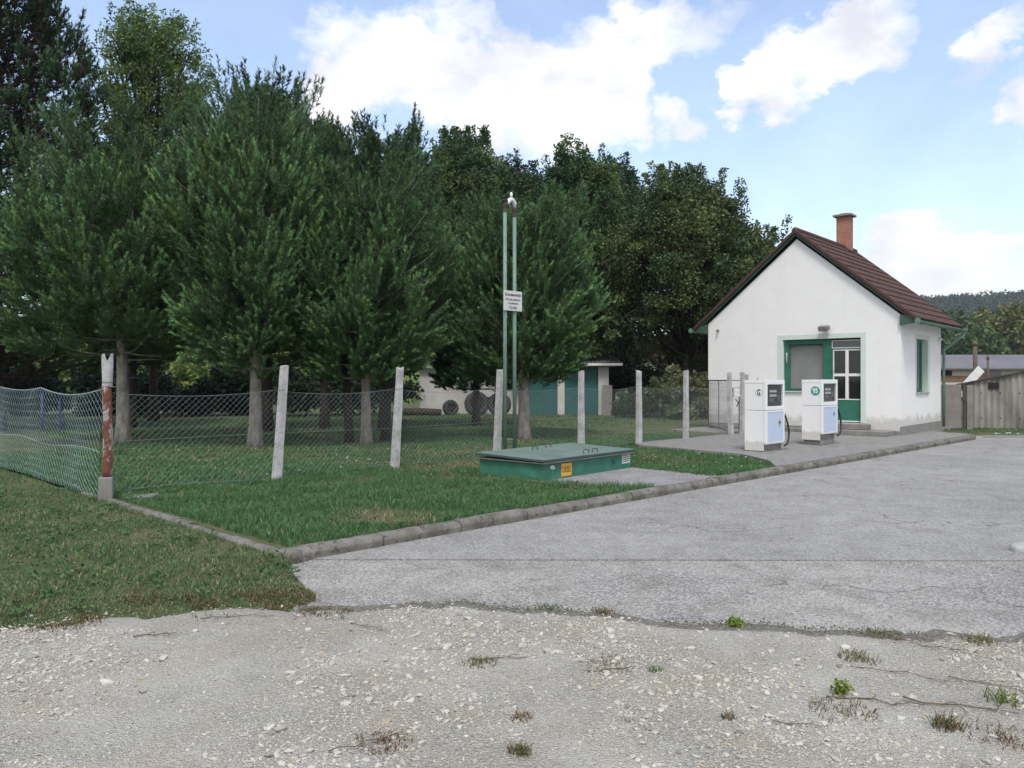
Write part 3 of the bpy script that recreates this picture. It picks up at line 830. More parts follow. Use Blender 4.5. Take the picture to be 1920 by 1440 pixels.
def pine(label, x, y, H, zb, Rm, seed, r0=.16, shoots=1900, nn=46, nl=.135, nw=.0105, base=(.032, .070, .030), tufts=330, shl=.6, var=.35, wide=(1, 1), brown=0.0, group='pines behind the wire fence', shape=1.7, z0=.06, bark='bark', dead=0):
    global rng
    rng = np.random.default_rng(seed); random.seed(seed)
    T = thing('pine_tree', label, 'pine tree', (x, y, z0), rng.uniform(-.05, .05), group)
    mb = MB(); trunk_mesh(mb, H * .96, r0, (rng.uniform(-.15, .15), rng.uniform(-.15, .15)))
    Hc = H - zb
    def prof(q): return Rm * (1 - np.clip(q, 0, 1) ** shape) ** .42 * (.66 + .34 * np.minimum(1, np.maximum(q, 0) / .34))
    B, D, Ln, depth = [], [], [], []
    zz = zb - .25; th0 = rng.uniform(0, 6)
    per_len = None
    branches = []
    while zz < H - .8:
        q = max(0.0, (zz - zb) / Hc); Lb = prof(q)
        nb = 6 if q < .7 else 5
        th0 += rng.uniform(.4, 1.0)
        for i in range(nb):
            th = th0 + i * 2 * math.pi / nb + rng.uniform(-.25, .25)
            L_ = Lb * rng.uniform(.62, .9)
            rise = -.12 + .75 * q + rng.uniform(-.08, .08)
            k = 6; o = np.array([math.cos(th), math.sin(th) * 1.0, 0]); o[0] *= wide[0]; o[1] *= wide[1]
            pts = [np.array([0, 0, zz]) + o * (L_ * j / (k - 1)) + np.array([0, 0, L_ * (rise * j / (k - 1) + .22 * (j / (k - 1)) ** 2.5)]) for j in range(k)]
            branches.append((pts, q, L_, o))
        zz += .36 * rng.uniform(.8, 1.2) * (1.0 if q < .6 else .8)
    for z_ in np.arange(1.35, zb - .2, .22)[:dead]:
        th = rng.uniform(0, 6.28); L_ = rng.uniform(.5, 1.6); o = np.array([math.cos(th), math.sin(th), 0])
        mb.tube([o * 0 + np.array([0, 0, z_]), o * L_ * .5 + np.array([0, 0, z_ + .03]), o * L_ + np.array([0, 0, z_ - .12])], [.02, .012, .005], 4)
    totL = sum(b_[2] for b_ in branches)
    for pts, q, L_, o in branches:
        mb.tube(pts, [.03 * (1 - j / 5.6) * min(1, .4 + L_ / 2) for j in range(6)], 4)
        m = max(4, int(round(shoots * L_ / totL)))
        P = np.array(pts)
        for j in range(m):
            u_ = .22 + .8 * rng.random() ** .62
            i0 = min(4, int(u_ * 5)); f_ = u_ * 5 - i0
            p = P[i0] * (1 - f_) + P[i0 + 1] * f_
            side = np.cross(o, [0, 0, 1.0]); sp_ = .52 * L_ * (u_ * .75 + .1) * rng.normal(0, .55)
            p = p + side * sp_ * .62 + np.array([0, 0, rng.normal(0, .13) + .05]) - o * abs(sp_) * .18
            upw = .45 + .75 * q + rng.uniform(-.15, .35)
            d = unit(o * rng.uniform(.4, 1.0) * (1.0 - .6 * q) + side * np.sign(sp_) * rng.uniform(0, .5) * (1 - q * .6) + np.array([0, 0, upw * (.35 + .65 * min(1, u_ * 1.2))]))
            B.append(p); D.append(d); Ln.append(rng.uniform(.24, .46) * (1 + .45 * q)); depth.append(u_)
    # candelabra bunches of upright shoots over the outline of the crown
    nb_ = len(B); ncl = int(tufts)
    for j in range(ncl):
        q = 1 - (1 - rng.random()) ** .8
        if q > .97: q = .97
        for _ in range(12):
            th = rng.uniform(0, 6.28)
            bough = float(vnoise(np.array(th * 2.1 + seed), np.array(q * Hc * .95), seed))
            if rng.random() < (bough - .22) * 2.6 + .08 or q > .86: break
        lump = .70 + .48 * bough * (1 - .35 * q)
        rr = float(prof(q)) * lump
        o = np.array([math.cos(th) * wide[0], math.sin(th) * wide[1], 0])
        tip = np.array([0, 0, zb + Hc * q * .985]) + o * rr + np.array([0, 0, -.25 * (1 - q) * rng.random()])
        md = unit(o * (1.15 - .98 * q) * rng.uniform(.7, 1.2) + np.array([0, 0, .30 + .9 * q]) + rng.normal(0, .14, 3))
        Lc = shl * (.75 + .35 * q) * rng.uniform(.8, 1.2)
        p0 = tip - md * Lc
        ns = rng.integers(3, 6)
        ex = unit(np.cross(md, rng.normal(size=3))); ey = np.cross(md, ex)
        for i in range(ns):
            a = 2 * math.pi * i / ns + rng.uniform(-.4, .4); sp = (.0 if i == 0 else rng.uniform(.32, .66))
            d = unit(md + (ex * math.cos(a) + ey * math.sin(a)) * sp + np.array([0, 0, .30 * (i > 0)]))
            B.append(p0 + d * .05); D.append(d); Ln.append(Lc * (1.1 if i == 0 else rng.uniform(.6, .95))); depth.append(1.2)
    # inner foliage round the stem
    for j in range(int(shoots * .55)):
        q = rng.random() ** 1.2; rr = float(prof(q)) * rng.uniform(.1, .6); th = rng.uniform(0, 6.28)
        B.append(np.array([rr * math.cos(th), rr * math.sin(th), zb + .1 + q * (Hc - .5)])); D.append(unit(np.array([math.cos(th), math.sin(th), rng.uniform(-.1, .8)]))); Ln.append(rng.uniform(.3, .5)); depth.append(.3)
    # leader cluster
    for j in range(int(26)):
        th = rng.uniform(0, 6.28); rr = rng.random() ** .5 * .45 * min(1, Rm / 1.8)
        B.append(np.array([rr * math.cos(th), rr * math.sin(th), H - .55 - rr * .9])); D.append(unit(np.array([.25 * math.cos(th), .25 * math.sin(th), 1.0]))); Ln.append(rng.uniform(.35, .6)); depth.append(1)
    B = np.array(B); D = np.array(D); Ln = np.array(Ln); dp = np.array(depth)
    g = fbm(B[:, 0] * 1.1 + seed, B[:, 2] * 1.1 + B[:, 1], seed, 3)[:, None]
    cols = np.array(base) * (1 - var + 2 * var * g) * rng.uniform(.8, 1.25, (len(B), 1))
    yel = (rng.random(len(B)) < .18)[:, None]
    cols = np.where(yel, cols * np.array([1.35, 1.2, .95]), cols)
    if brown:
        kb = (rng.random(len(B)) < brown * np.clip(1.6 - 1.6 * dp + .5 * (g[:, 0] > .5), 0, 1))[:, None]
        cols = np.where(kb, np.array([.048, .038, .027]) * rng.uniform(.6, 1.2, (len(B), 1)), cols)
    out_ = np.zeros(len(B), bool); out_[nb_:nb_ + 0] = True
    out_ = dp > 1.1
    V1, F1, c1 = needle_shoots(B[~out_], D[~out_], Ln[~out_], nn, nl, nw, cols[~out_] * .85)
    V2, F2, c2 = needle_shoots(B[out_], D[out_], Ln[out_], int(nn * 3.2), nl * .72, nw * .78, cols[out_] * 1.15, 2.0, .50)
    V = np.concatenate([V1, V2]); F = np.concatenate([F1, F2 + len(V1)]); c = np.concatenate([c1, c2])
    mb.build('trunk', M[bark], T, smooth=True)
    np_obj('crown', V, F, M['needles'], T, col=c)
    return T


PG = 'pines behind the wire fence'
pine('broad dark green pine with grey trunk just right of the red post', -9.4, 19.2, 6.95, 2.45, 3.15, 101, .17, 2200, 40, shape=3.0, tufts=460, shl=.78, base=(.064, .122, .050), dead=5)
pine('tall upright pine with finger-like shoots behind the nearest plain concrete post', -5.81, 17.97, 7.6, 2.05, 2.25, 102, .155, 1700, 40, shape=4.6, base=(.070, .134, .056), tufts=420, shl=.9)
pine('round-topped pine with forked trunks behind the second concrete post', -3.46, 18.87, 6.3, 1.85, 2.4, 103, .13, 1700, 40, shape=4.2, base=(.065, .124, .051), tufts=370, shl=.84)
pine('smaller soft green pine directly behind the twin vent pipes', .30, 20.3, 5.95, 1.8, 2.1, 104, .17, 1600, 40, shape=3.4, base=(.066, .130, .053), tufts=350, shl=.78)
BG = dict(nn=26, nl=.17, nw=.019, base=(.042, .082, .038), bark='dark_bark', group='pines of the back row')
pine('dark pine top rising above the tallest front pine', -7.4, 24.0, 10.6, 3.0, 2.0, 105, .16, 1500, shape=2.6, **BG)
pine('narrow dark pine with spiky top between two taller pines', -5.9, 25.0, 9.8, 3.0, 1.35, 106, .14, 1100, shape=2.4, **BG)
pine('broad dark pine behind the round-topped front pine', -3.9, 24.2, 9.05, 2.6, 2.1, 107, .17, 1700, shape=3.2, **BG)
pine('very tall dark pine with brown dead needles at the left edge', -15.6, 24.0, 14.6, 1.9, 4.0, 108, .24, 3600, 28, .17, .019, (.042, .082, .038), brown=.9, shape=2.0, tufts=420, bark='dark_bark', group='pines of the back row')
pine('half hidden dark pine behind the broad left pine', -12.2, 25.5, 7.6, 2.3, 2.1, 109, .13, 1400, shape=1.5, **BG)
pine('low dark pine filling the gap behind the twin pipes', -1.2, 26.5, 7.2, 1.5, 2.2, 110, .14, 1400, shape=1.8, **BG)
pine('far left dark pine beyond the blue netting', -20.5, 27.0, 12.0, 2.0, 3.0, 111, .2, 1700, shape=1.5, brown=.5, **BG)


def extra_trunk(x, y, h, r, label, lean):
    b = MB(); b.tube([(0, 0, -.05), (lean * .3, 0, h * .4), (lean, .05, h)], [r * 1.25, r, r * .8], 9)
    o = b.build('tree_trunk', M['dark_bark'], None, True, loc=(x, y, .06)); return tag(o, label, 'tree trunk')


extra_trunk(-3.95, 19.3, 2.6, .1, 'thin leaning trunk left of the forked pine trunk', -.15)
extra_trunk(-3.15, 19.6, 2.6, .1, 'thin dark trunk leaning away right of the forked pine trunk', .25)


def leaf_cloud(C, Rd, per, ll, lw, cols, droop=.1, flat=.5):
    n = len(C)
    d = unit(rng.normal(size=(n, per, 3))) * (rng.random((n, per, 1)) ** .45) * Rd[:, None, None] * np.array([1, 1, .8])
    p = C[:, None] + d
    ax = unit(rng.normal(size=(n, per, 3)) + d * .8 / (Rd[:, None, None] + 1e-6) + np.array([0, 0, -droop]))
    nr = unit(rng.normal(size=(n, per, 3)) + np.array([0, 0, flat * 2]))
    sd_ = unit(np.cross(ax, nr))
    l = ll * rng.uniform(.6, 1.25, (n, per, 1)); w = lw * rng.uniform(.7, 1.2, (n, per, 1))
    V = np.stack([p, p + ax * l * .5 + sd_ * w, p + ax * l, p + ax * l * .5 - sd_ * w], 2).reshape(-1, 3)
    F = np.arange(n * per * 4).reshape(-1, 4)
    c = np.repeat((cols[:, None] * rng.uniform(.65, 1.35, (n, per, 1))).reshape(-1, 3), 4, 0)
    return V, F, c


def broadleaf(name, label, cat, x, y, H, zb, Rm, seed, lobes=16, clusters=420, per=70, ll=.2, lw=.06, cl=.42, base=(.05, .09, .03), base2=None, r0=.16, group=None, z0=.0, ry=None, bark='dark_bark', shape='round', flat=.5, crownlean=(0, 0), hollow=.55, sprigs=3.5):
    global rng
    rng = np.random.default_rng(seed); random.seed(seed)
    T = thing(name, label, cat, (x, y, z0), 0, group)
    Hc = H - zb; ry = ry or Rm
    mb = MB()
    trunk_mesh(mb, zb + Hc * .55, r0, (crownlean[0] * .4, 0), 1.4, .03)
    Lc, Lr = [], []
    for i in range(lobes):
        q = rng.random() ** .85
        if shape == 'cone': rad = (1 - q) ** .8
        elif shape == 'column': rad = (1 - q ** 3) * .9
        elif shape == 'vase': rad = min(1, .35 + q * 1.3) * (1 - q ** 4) ** .6
        else: rad = math.sqrt(max(0, 1 - (2 * q - .9) ** 2 * .8)) if q < .95 else .3
        th = i * 2.4 + rng.uniform(-.4, .4); rr = rad * rng.uniform(.35, .82)
        c = np.array([rr * Rm * math.cos(th), rr * ry * math.sin(th), zb + Hc * (.1 + .8 * q)]) + np.array([crownlean[0] * q, crownlean[1] * q, 0])
        Lc.append(c); Lr.append(np.array([Rm, ry, Hc * .36]) * rng.uniform(.20, .42) * (.6 + .4 * rad))
        st_ = np.array([crownlean[0] * .15, 0, zb * .8 + Hc * .45 * q * .9])
        mid = st_ * .45 + c * .55 + np.array([0, 0, -.08 * Hc * (1 - q)])
        mb.tube([st_, mid, c], [r0 * .42 * (1 - .5 * q), r0 * .25, .02], 5)
        for j in range(4):
            e = c + unit(rng.normal(size=3)) * Lr[-1] * .9; mb.tube([mid * .3 + c * .7, (c + e) / 2 + rng.normal(0, .1, 3), e], [.035, .022, .008], 4)
    Lc = np.array(Lc); Lr = np.array(Lr)
    k = rng.integers(0, lobes, clusters)
    d = unit(rng.normal(size=(clusters, 3)) + np.array([0, 0, .25]))
    C = Lc[k] + d * Lr[k] * (hollow + (1 - hollow) * rng.random((clusters, 1)) ** .5) * rng.uniform(.9, 1.12, (clusters, 1))
    ns = int(lobes * sprigs)
    if ns:
        k2 = rng.integers(0, lobes, ns); a = rng.uniform(0, 6.28, ns); ra = rng.random(ns) ** .5 * .8
        base_p = Lc[k2] + np.stack([np.cos(a) * ra, np.sin(a) * ra, np.sqrt(1 - ra ** 2)], 1) * Lr[k2]
        oc = unit(base_p - np.array([0, 0, zb + Hc * .3])) * .5 + np.array([0, 0, .8])
        C2 = np.concatenate([base_p + oc * cl * h for h in (.35, .8, 1.25)])
        C = np.concatenate([C, C2])
    n_main = clusters
    clusters = len(C); radii = np.concatenate([cl * rng.uniform(.6, 1.3, n_main), np.repeat([cl * .55, cl * .42, cl * .28], ns)])
    g = fbm(C[:, 0] * .9 + seed, C[:, 2] * .9 + C[:, 1] * .7, seed, 3)[:, None]
    b2 = np.array(base2 if base2 is not None else np.array(base) * 1.3)
    kk = np.clip((g - .38) * 4, 0, 1)
    cols = (np.array(base) * (1 - kk) + b2 * kk) * rng.uniform(.7, 1.35, (clusters, 1)) * 1.4
    V, F, c = leaf_cloud(C[:n_main], radii[:n_main], per, ll, lw, cols[:n_main], flat=flat)
    if ns:
        Vb, Fb, cb = leaf_cloud(C[n_main:], radii[n_main:], max(10, per // 5), ll * 1.1, lw, cols[n_main:], flat=flat)
        F = np.concatenate([F, Fb + len(V)]); V = np.concatenate([V, Vb]); c = np.concatenate([c, cb])
    mb.build('trunk', M[bark], T, smooth=True)
    np_obj('crown', V, F, M['leaves'], T, col=c)
    return T


broadleaf('locust_tree', 'tall airy locust tree with feathery yellow-green leaves above the pines', 'tree', -13.3, 29.5, 15.2, 6.5, 3.1, 201, 60, 430, 80, .15, .03, .36, (.050, .098, .032), (.100, .148, .046), .17, shape='vase', flat=.2, hollow=.35)
DG = 'leafy trees of the background'
broadleaf('hornbeam_tree', 'dark leafy tree with pointed tops left of the twin pipes', 'tree', -2.2, 36, 12.6, 1.6, 3.1, 202, 60, 900, 120, .135, .045, .44, (.034, .066, .028), (.075, .11, .04), .18, DG, shape='round', hollow=.4)
broadleaf('hornbeam_tree', 'dark leafy tree partly hidden just behind the pipe tops', 'tree', .35, 38, 12.0, 1.6, 2.6, 203, 50, 720, 115, .135, .045, .44, (.032, .058, .03), (.06, .085, .042), .16, DG, shape='round', hollow=.4)
broadleaf('hornbeam_tree', 'dense round-topped green tree right of the twin pipes', 'tree', 2.85, 36, 12.3, 1.4, 2.5, 204, 60, 900, 120, .135, .045, .44, (.036, .074, .028), (.082, .126, .042), .18, DG, shape='round', hollow=.4)
broadleaf('dark_tree', 'slender dark blue-green treetop beside the walnut', 'tree', 5.2, 40.5, 12.6, 2.0, 2.2, 205, 34, 460, 110, .135, .045, .42, (.026, .055, .03), (.04, .072, .038), .14, DG, shape='round')
broadleaf('walnut_tree', 'large olive-brown walnut tree standing behind the white house', 'tree', 7.5, 34.0, 10.3, 1.7, 4.0, 206, 84, 900, 120, .13, .045, .46, (.046, .076, .032), (.095, .122, .044), .2, DG, ry=3.0, hollow=.35, crownlean=(-.3, 0))
broadleaf('walnut_tree', 'smaller low walnut tree sloping down to the white house roof', 'tree', 10.2, 34.5, 8.0, 1.6, 2.2, 211, 44, 420, 110, .13, .045, .42, (.046, .076, .032), (.092, .118, .043), .14, DG, hollow=.35)
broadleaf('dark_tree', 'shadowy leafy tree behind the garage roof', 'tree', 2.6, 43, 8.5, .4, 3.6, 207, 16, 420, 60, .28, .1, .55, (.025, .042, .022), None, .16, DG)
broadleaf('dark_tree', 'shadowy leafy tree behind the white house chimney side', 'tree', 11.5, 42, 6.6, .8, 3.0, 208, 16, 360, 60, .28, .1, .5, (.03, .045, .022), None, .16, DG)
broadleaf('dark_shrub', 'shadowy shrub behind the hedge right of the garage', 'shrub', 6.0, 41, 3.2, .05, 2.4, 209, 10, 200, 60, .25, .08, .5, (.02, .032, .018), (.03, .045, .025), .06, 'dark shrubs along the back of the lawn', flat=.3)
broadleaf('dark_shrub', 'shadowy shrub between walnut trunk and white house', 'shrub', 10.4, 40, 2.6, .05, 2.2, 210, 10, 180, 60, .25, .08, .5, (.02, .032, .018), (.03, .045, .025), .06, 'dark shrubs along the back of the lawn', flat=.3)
# hedge row and bushes
HG = 'dark shrubs along the back of the lawn'
hx = [-21, -17.4, -14.4, -11.6, -8.8, -6.3]
hl = ['farthest left of the dark shrubs, behind the netting', 'dark shrub behind the blue netting strip', 'dark shrub behind the red corner post', 'dark shrub seen between the first two pine trunks', 'dark shrub just left of the upright pine trunk', 'last dark shrub of the row, next to the garage wall']
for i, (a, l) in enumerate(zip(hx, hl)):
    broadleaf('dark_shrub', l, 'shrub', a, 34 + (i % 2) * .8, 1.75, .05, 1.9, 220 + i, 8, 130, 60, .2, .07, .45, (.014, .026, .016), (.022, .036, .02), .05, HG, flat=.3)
broadleaf('bush', 'wide grey-green bush near the white house corner', 'bush', 6.7, 31.6, 1.65, .05, 1.5, 230, 12, 190, 90, .13, .05, .32, (.07, .095, .05), (.13, .14, .075), .04, 'bushes right of the garage')
broadleaf('bush', 'lower grey-green bush beside the leaning boards', 'bush', 4.95, 31.9, 1.0, .05, .85, 231, 8, 90, 80, .13, .05, .28, (.055, .078, .04), (.09, .105, .055), .03, 'bushes right of the garage')
# shrubs at the meadow foot, their sunlit look put into a bright leaf colour
for i, (a, d, h, l) in enumerate([(-24, 50, 3.4, 'yellow-green thicket behind the netting at far left'), (-17, 49, 3.0, 'yellow-green thicket left of the red post'), (-11, 50, 3.2, 'yellow-green thicket between the front pine trunks'), (-30, 52, 3.8, 'yellow-green thicket outermost on the left')]):
    broadleaf('thicket', l, 'thicket', a, d, h, .2, 3.4, 240 + i, 9, 130, 60, .34, .1, .7, (.09, .135, .036), (.15, .17, .048), .05, 'sunlit thickets beyond the trees')
# trees and forest on the right
RG = 'trees before the wooded hill'
for (px, d, ptop, wpx, c1, c2, l) in [
    (1800, 190, 590, 75, (.045, .085, .035), (.07, .115, .045), 'mid green tree above the warehouse, next to the house gutter'),
    (1850, 200, 585, 80, (.042, .08, .036), (.065, .105, .045), 'dark round tree above the middle of the warehouse'),
    (1895, 150, 588, 70, (.10, .12, .04), (.14, .145, .055), 'yellowish tree at the right edge above the warehouse'),
    (1830, 150, 628, 60, (.05, .09, .035), (.08, .12, .045), 'low green tree behind the warehouse roof'),
    (1950, 180, 575, 90, (.06, .1, .04), (.09, .12, .05), 'green tree cut off by the right picture edge'),
    (1770, 170, 622, 45, (.04, .08, .03), (.06, .1, .04), 'small dark tree touching the house corner')]:
    xx = (px - 960) / 1490 * d; hh = 1.6 + (712 - ptop) / 1490 * d
    broadleaf('meadow_tree', l, 'tree', xx, d, hh, 1.0, wpx / 1490 * d, int(300 + px), 16, 300, 40, .9, .32, 1.3, c1, c2, .25, RG, z0=-.3)


def forest():
    global rng
    rng = np.random.default_rng(400)
    n = 2300
    x = rng.uniform(230, 760, n); y = rng.uniform(430, 770, n)
    ok = np.abs(x / y - .66) < .28
    x, y = x[ok], y[ok]; z = hill_h(x, y)
    C = np.stack([x, y, z + rng.uniform(5, 10, len(x))], 1)
    g = rng.random((len(x), 1))
    cols = np.array([.028, .052, .03]) * (1 - g) + np.array([.055, .075, .036]) * g
    V, F, c = leaf_cloud(C, rng.uniform(4.5, 7.5, len(x)), 85, 2.4, .95, cols, flat=.8)
    struct(np_obj('forest', V, F, M['leaves'], col=c), 'stuff')


forest()
rng = np.random.default_rng(9); random.seed(9)

# ------------------------------------------------------------------ white house
HX = thing('white_house', 'white gabled pump-house with brown tiled roof and green door', 'house', (10.37, 21.2, .115), -math.atan2(.66, .751))
z0 = .115
WL, WD, EV, AP = -5.617, 4.2, 3.34 - z0, 5.68 - z0
ox0, ox1, oz1 = -3.229, -1.025, 2.765 - z0
wz, dz, mx = 1.267 - z0, .40 - z0, -1.885
b = MB()
top = [(ox0, 0, oz1), (ox1, 0, oz1), (0, 0, oz1), (0, 0, EV), (WL / 2, 0, AP), (WL, 0, EV), (WL, 0, oz1)]
b.poly(top)
b.poly([(WL, 0, 0), (ox0, 0, 0), (ox0, 0, wz), (ox0, 0, oz1), (WL, 0, oz1)])
b.poly([(ox0, 0, 0), (mx, 0, 0), (mx, 0, dz), (mx, 0, wz), (ox0, 0, wz)])
b.poly([(mx, 0, 0), (ox1, 0, 0), (ox1, 0, dz), (mx, 0, dz)])
b.poly([(ox1, 0, 0), (0, 0, 0), (0, 0, oz1), (ox1, 0, oz1), (ox1, 0, dz)])
rv = .16
for p, q in (((ox0, wz), (ox0, oz1)), ((ox0, oz1), (ox1, oz1)), ((ox1, oz1), (ox1, dz)), ((ox1, dz), (mx, dz)), ((mx, dz), (mx, wz)), ((mx, wz), (ox0, wz))):
    b.quad((p[0], 0, p[1]), (q[0], 0, q[1]), (q[0], rv, q[1]), (p[0], rv, p[1]))
# side wall with its window opening
sy0, sy1, sz0, sz1 = 1.50, 2.70, 1.235 - z0, 2.76 - z0
for q in ([(0, 0, 0), (0, sy0, 0), (0, sy0, EV), (0, 0, EV)], [(0, sy1, 0), (0, WD, 0), (0, WD, EV), (0, sy1, EV)],
          [(0, sy0, 0), (0, sy1, 0), (0, sy1, sz0), (0, sy0, sz0)], [(0, sy0, sz1), (0, sy1, sz1), (0, sy1, EV), (0, sy0, EV)]):
    b.quad(*q)
b.quad((WL, WD, 0), (WL, 0, 0), (WL, 0, EV), (WL, WD, EV))
b.poly([(0, WD, 0), (WL, WD, 0), (WL, WD, EV), (WL / 2, WD, AP), (0, WD, EV)])
b.box(WL + .05, -.3, .9, WD - .05, .02, 3.0)
b.build('wall', M['plaster'], HX)
# dark rooms behind the openings
b = MB(); b.box(ox0, ox1, .26, .80, dz, oz1); b.build('interior', M['dark'], HX)
# side reveals (pale green)
b = MB(); r2 = -.2
for p, q in (((sy0, sz0), (sy0, sz1)), ((sy0, sz1), (sy1, sz1)), ((sy1, sz1), (sy1, sz0)), ((sy1, sz0), (sy0, sz0))):
    b.quad((.002, p[0], p[1]), (.002, q[0], q[1]), (r2, q[0], q[1]), (r2, p[0], p[1]))
fw = .13
b.box(.0, .006, sy0 - fw, sy0, sz0 - .08, sz1 + fw); b.box(.0, .006, sy1, sy1 + fw * 1.6, sz0 - .08, sz1 + fw); b.box(.0, .006, sy0, sy1, sz1, sz1 + fw)
b.build('window_surround', M['surround'], HX)
# front surround
b = MB(); th = .008
xl, xr, zt, zl = -3.384, -.883, 2.905 - z0, 1.13 - z0
b.box(xl, xr, -th, 0, oz1 + .0, zt); b.box(xl, ox0, -th, 0, zl, oz1); b.box(ox1, xr, -th, 0, .40 - z0, oz1); b.box(ox0, mx, -th, 0, zl, wz - .02)
b.build('door_surround', M['surround'], HX, bevel=.003)
# plinth
for q in ((0, .028, -.028, WD + .03, 0, .235), (WL - .03, -2.2, -.02, 0, 0, .16), (-.6, -.001, -.026, 0, 0, .11)):
    b = MB(); b.box(*q); b.build('plinth', M['plinth'], HX, bevel=.006)
# front window
w = thing('window', '', '', (0, 0, 0)); del w['label'], w['category']; w.parent = HX
b = MB(); y0, y1 = .10, .17
b.box(ox0 + .01, ox0 + .16, y0, y1, wz, oz1 - .004); b.box(-2.10, -1.905, y0, y1, wz, oz1 - .004); b.box(ox0 + .16, -2.10, y0, y1, oz1 - .14, oz1 - .004); b.box(ox0 + .16, -2.10, y0, y1, wz, wz + .07)
b.box(ox0 + .10, ox0 + .13, y0 - .015, y0, wz + .05, oz1 - .05); b.box(-2.09, -2.06, y0 - .012, y0, wz + .05, oz1 - .05); b.box(ox0 + .13, -2.09, y0 - .013, y0, oz1 - .08, oz1 - .05)
b.build('frame', M['green'], w, bevel=.004)
b = MB()
nsl = 42
for i in range(nsl):
    zz = wz + .08 + (oz1 - .15 - wz - .08) * i / nsl
    b.quad((ox0 + .15, .198, zz), (-2.08, .198, zz), (-2.08, .214, zz + .028), (ox0 + .15, .214, zz + .028))
b.build('blind', M['blind'], w)
b = MB(); b.box(ox0 + .15, -2.09, .180, .185, wz + .06, oz1 - .13); b.build('pane', M['clear'], w)
b = MB(); b.box(ox0 - .01, mx + .01, -.05, .09, wz - .022, wz + .0); b.build('sill', M['white_paint'], w, bevel=.004)
b = MB(); b.tube([(-3.125, .07, 1.99), (-3.125, .045, 2.01), (-3.125, .045, 2.25), (-3.125, .07, 2.27)], .012, 8); b.build('handle', M['white_paint'], w, True)
# door
d_ = thing('door', '', '', (0, 0, 0)); del d_['label'], d_['category']; d_.parent = HX
dl, dr, db, dt = -1.885, ox1 - .012, .425 - z0, 2.445 - z0
b = MB()
b.box(mx - .019, mx + .03, .09, .17, dz, oz1 - .004); b.box(mx + .03, ox1, .115, .165, dt + .006, dt + .045); b.box(mx + .03, dl + .065, .118, .165, db, dt)
b.box(dl + .065, dr, .125, .165, db + .03, 1.03 - z0)
b.build('leaf', M['green'], d_, bevel=.003)
b = MB(); fx0, fx1, fz0, fz1 = dl + .07, dr, 1.035 - z0, dt
def bars(b, x0, x1, zz0, zz1, wv, y0, y1, mids_x=(), mids_z=()):
    b.box(x0, x0 + wv, y0, y1, zz0, zz1); b.box(x1 - wv, x1, y0, y1, zz0, zz1); b.box(x0 + wv, x1 - wv, y0, y1, zz0, zz0 + wv); b.box(x0 + wv, x1 - wv, y0, y1, zz1 - wv, zz1)
    for m_, w2 in mids_x: b.box(m_ - w2, m_ + w2, y0 - .002, y1, zz0 + wv, zz1 - wv)
    for m_, w2 in mids_z: b.box(x0 + wv, x1 - wv, y0, y1 - .002, m_ - w2, m_ + w2)
bars(b, fx0, fx1, fz0, fz1, .028, .112, .15, [((fx0 + fx1) / 2 - .005, .042)], [(1.735 - z0, .038)])
b.box(dl + .07, dr, .118, .15, db, db + .03)
b.build('glazing_frame', M['white_paint'], d_, bevel=.003)
b = MB(); b.box(fx0, fx1, .151, .155, fz0, fz1); b.build('pane', M['glass'], d_)
b = MB(); bars(b, mx + .035, ox1 - .008, 2.485 - z0, 2.715 - z0, .022, .112, .15); b.build('transom_frame', M['white_paint'], d_, bevel=.003)
b = MB(); b.box(mx + .04, ox1 - .01, .152, .156, 2.49 - z0, 2.71 - z0); b.build('transom_pane', M['grey_glass'], d_)
b = MB(); b.box(mx + .03, ox1, .113, .16, 2.72 - z0, oz1 - .006); b.build('roller_box', M['dark'], d_)
b = MB(); b.tube([(dl + .03, .118, 1.86 - z0), (dl + .03, .07, 1.86 - z0), (dl + .13, .07, 1.86 - z0)], .011, 8); b.build('handle', M['steel'], d_, True)
# side window
w = thing('window', '', '', (0, 0, 0)); del w['label'], w['category']; w.parent = HX; w['label'] = 'narrow green window in the side wall'
b = MB(); fx = -.15
b.box(fx - .05, fx, sy0, sy0 + .09, sz0, sz1); b.box(fx - .05, fx, sy1 - .09, sy1, sz0, sz1); b.box(fx - .05, fx, sy0 + .09, sy1 - .09, sz1 - .09, sz1); b.box(fx - .05, fx, sy0 + .09, sy1 - .09, sz0, sz0 + .09); b.box(fx - .05, fx + .01, (sy0 + sy1) / 2 - .05, (sy0 + sy1) / 2 + .05, sz0 + .09, sz1 - .09)
b.build('frame', M['green'], w, bevel=.004)
b = MB(); b.box(fx - .035, fx - .03, sy0 + .05, sy1 - .05, sz0 + .05, sz1 - .05); b.build('pane', M['grey_glass'], w)
b = MB(); b.box(fx, .05, sy0 - .03, sy1 + .03, sz0 - .03, sz0 + .004); b.build('sill', M['pale_concrete'], w, bevel=.004)
# steps
b = MB(); b.box(-2.0, -.75, -.42, -.03, .13, .27); b.build('step', M['concrete'], HX, bevel=.012)
b = MB(); b.box(-2.35, -.12, -.85, -.03, 0, .125); b.box(-5.4, -2.36, -.34, -.03, 0, .10); b.build('step', M['concrete'], HX, bevel=.012)
# roof
SL = (AP - EV) / (-WL / 2); RZ = 5.905 - z0; YF, YB = -.13, 5.0; XE = .43


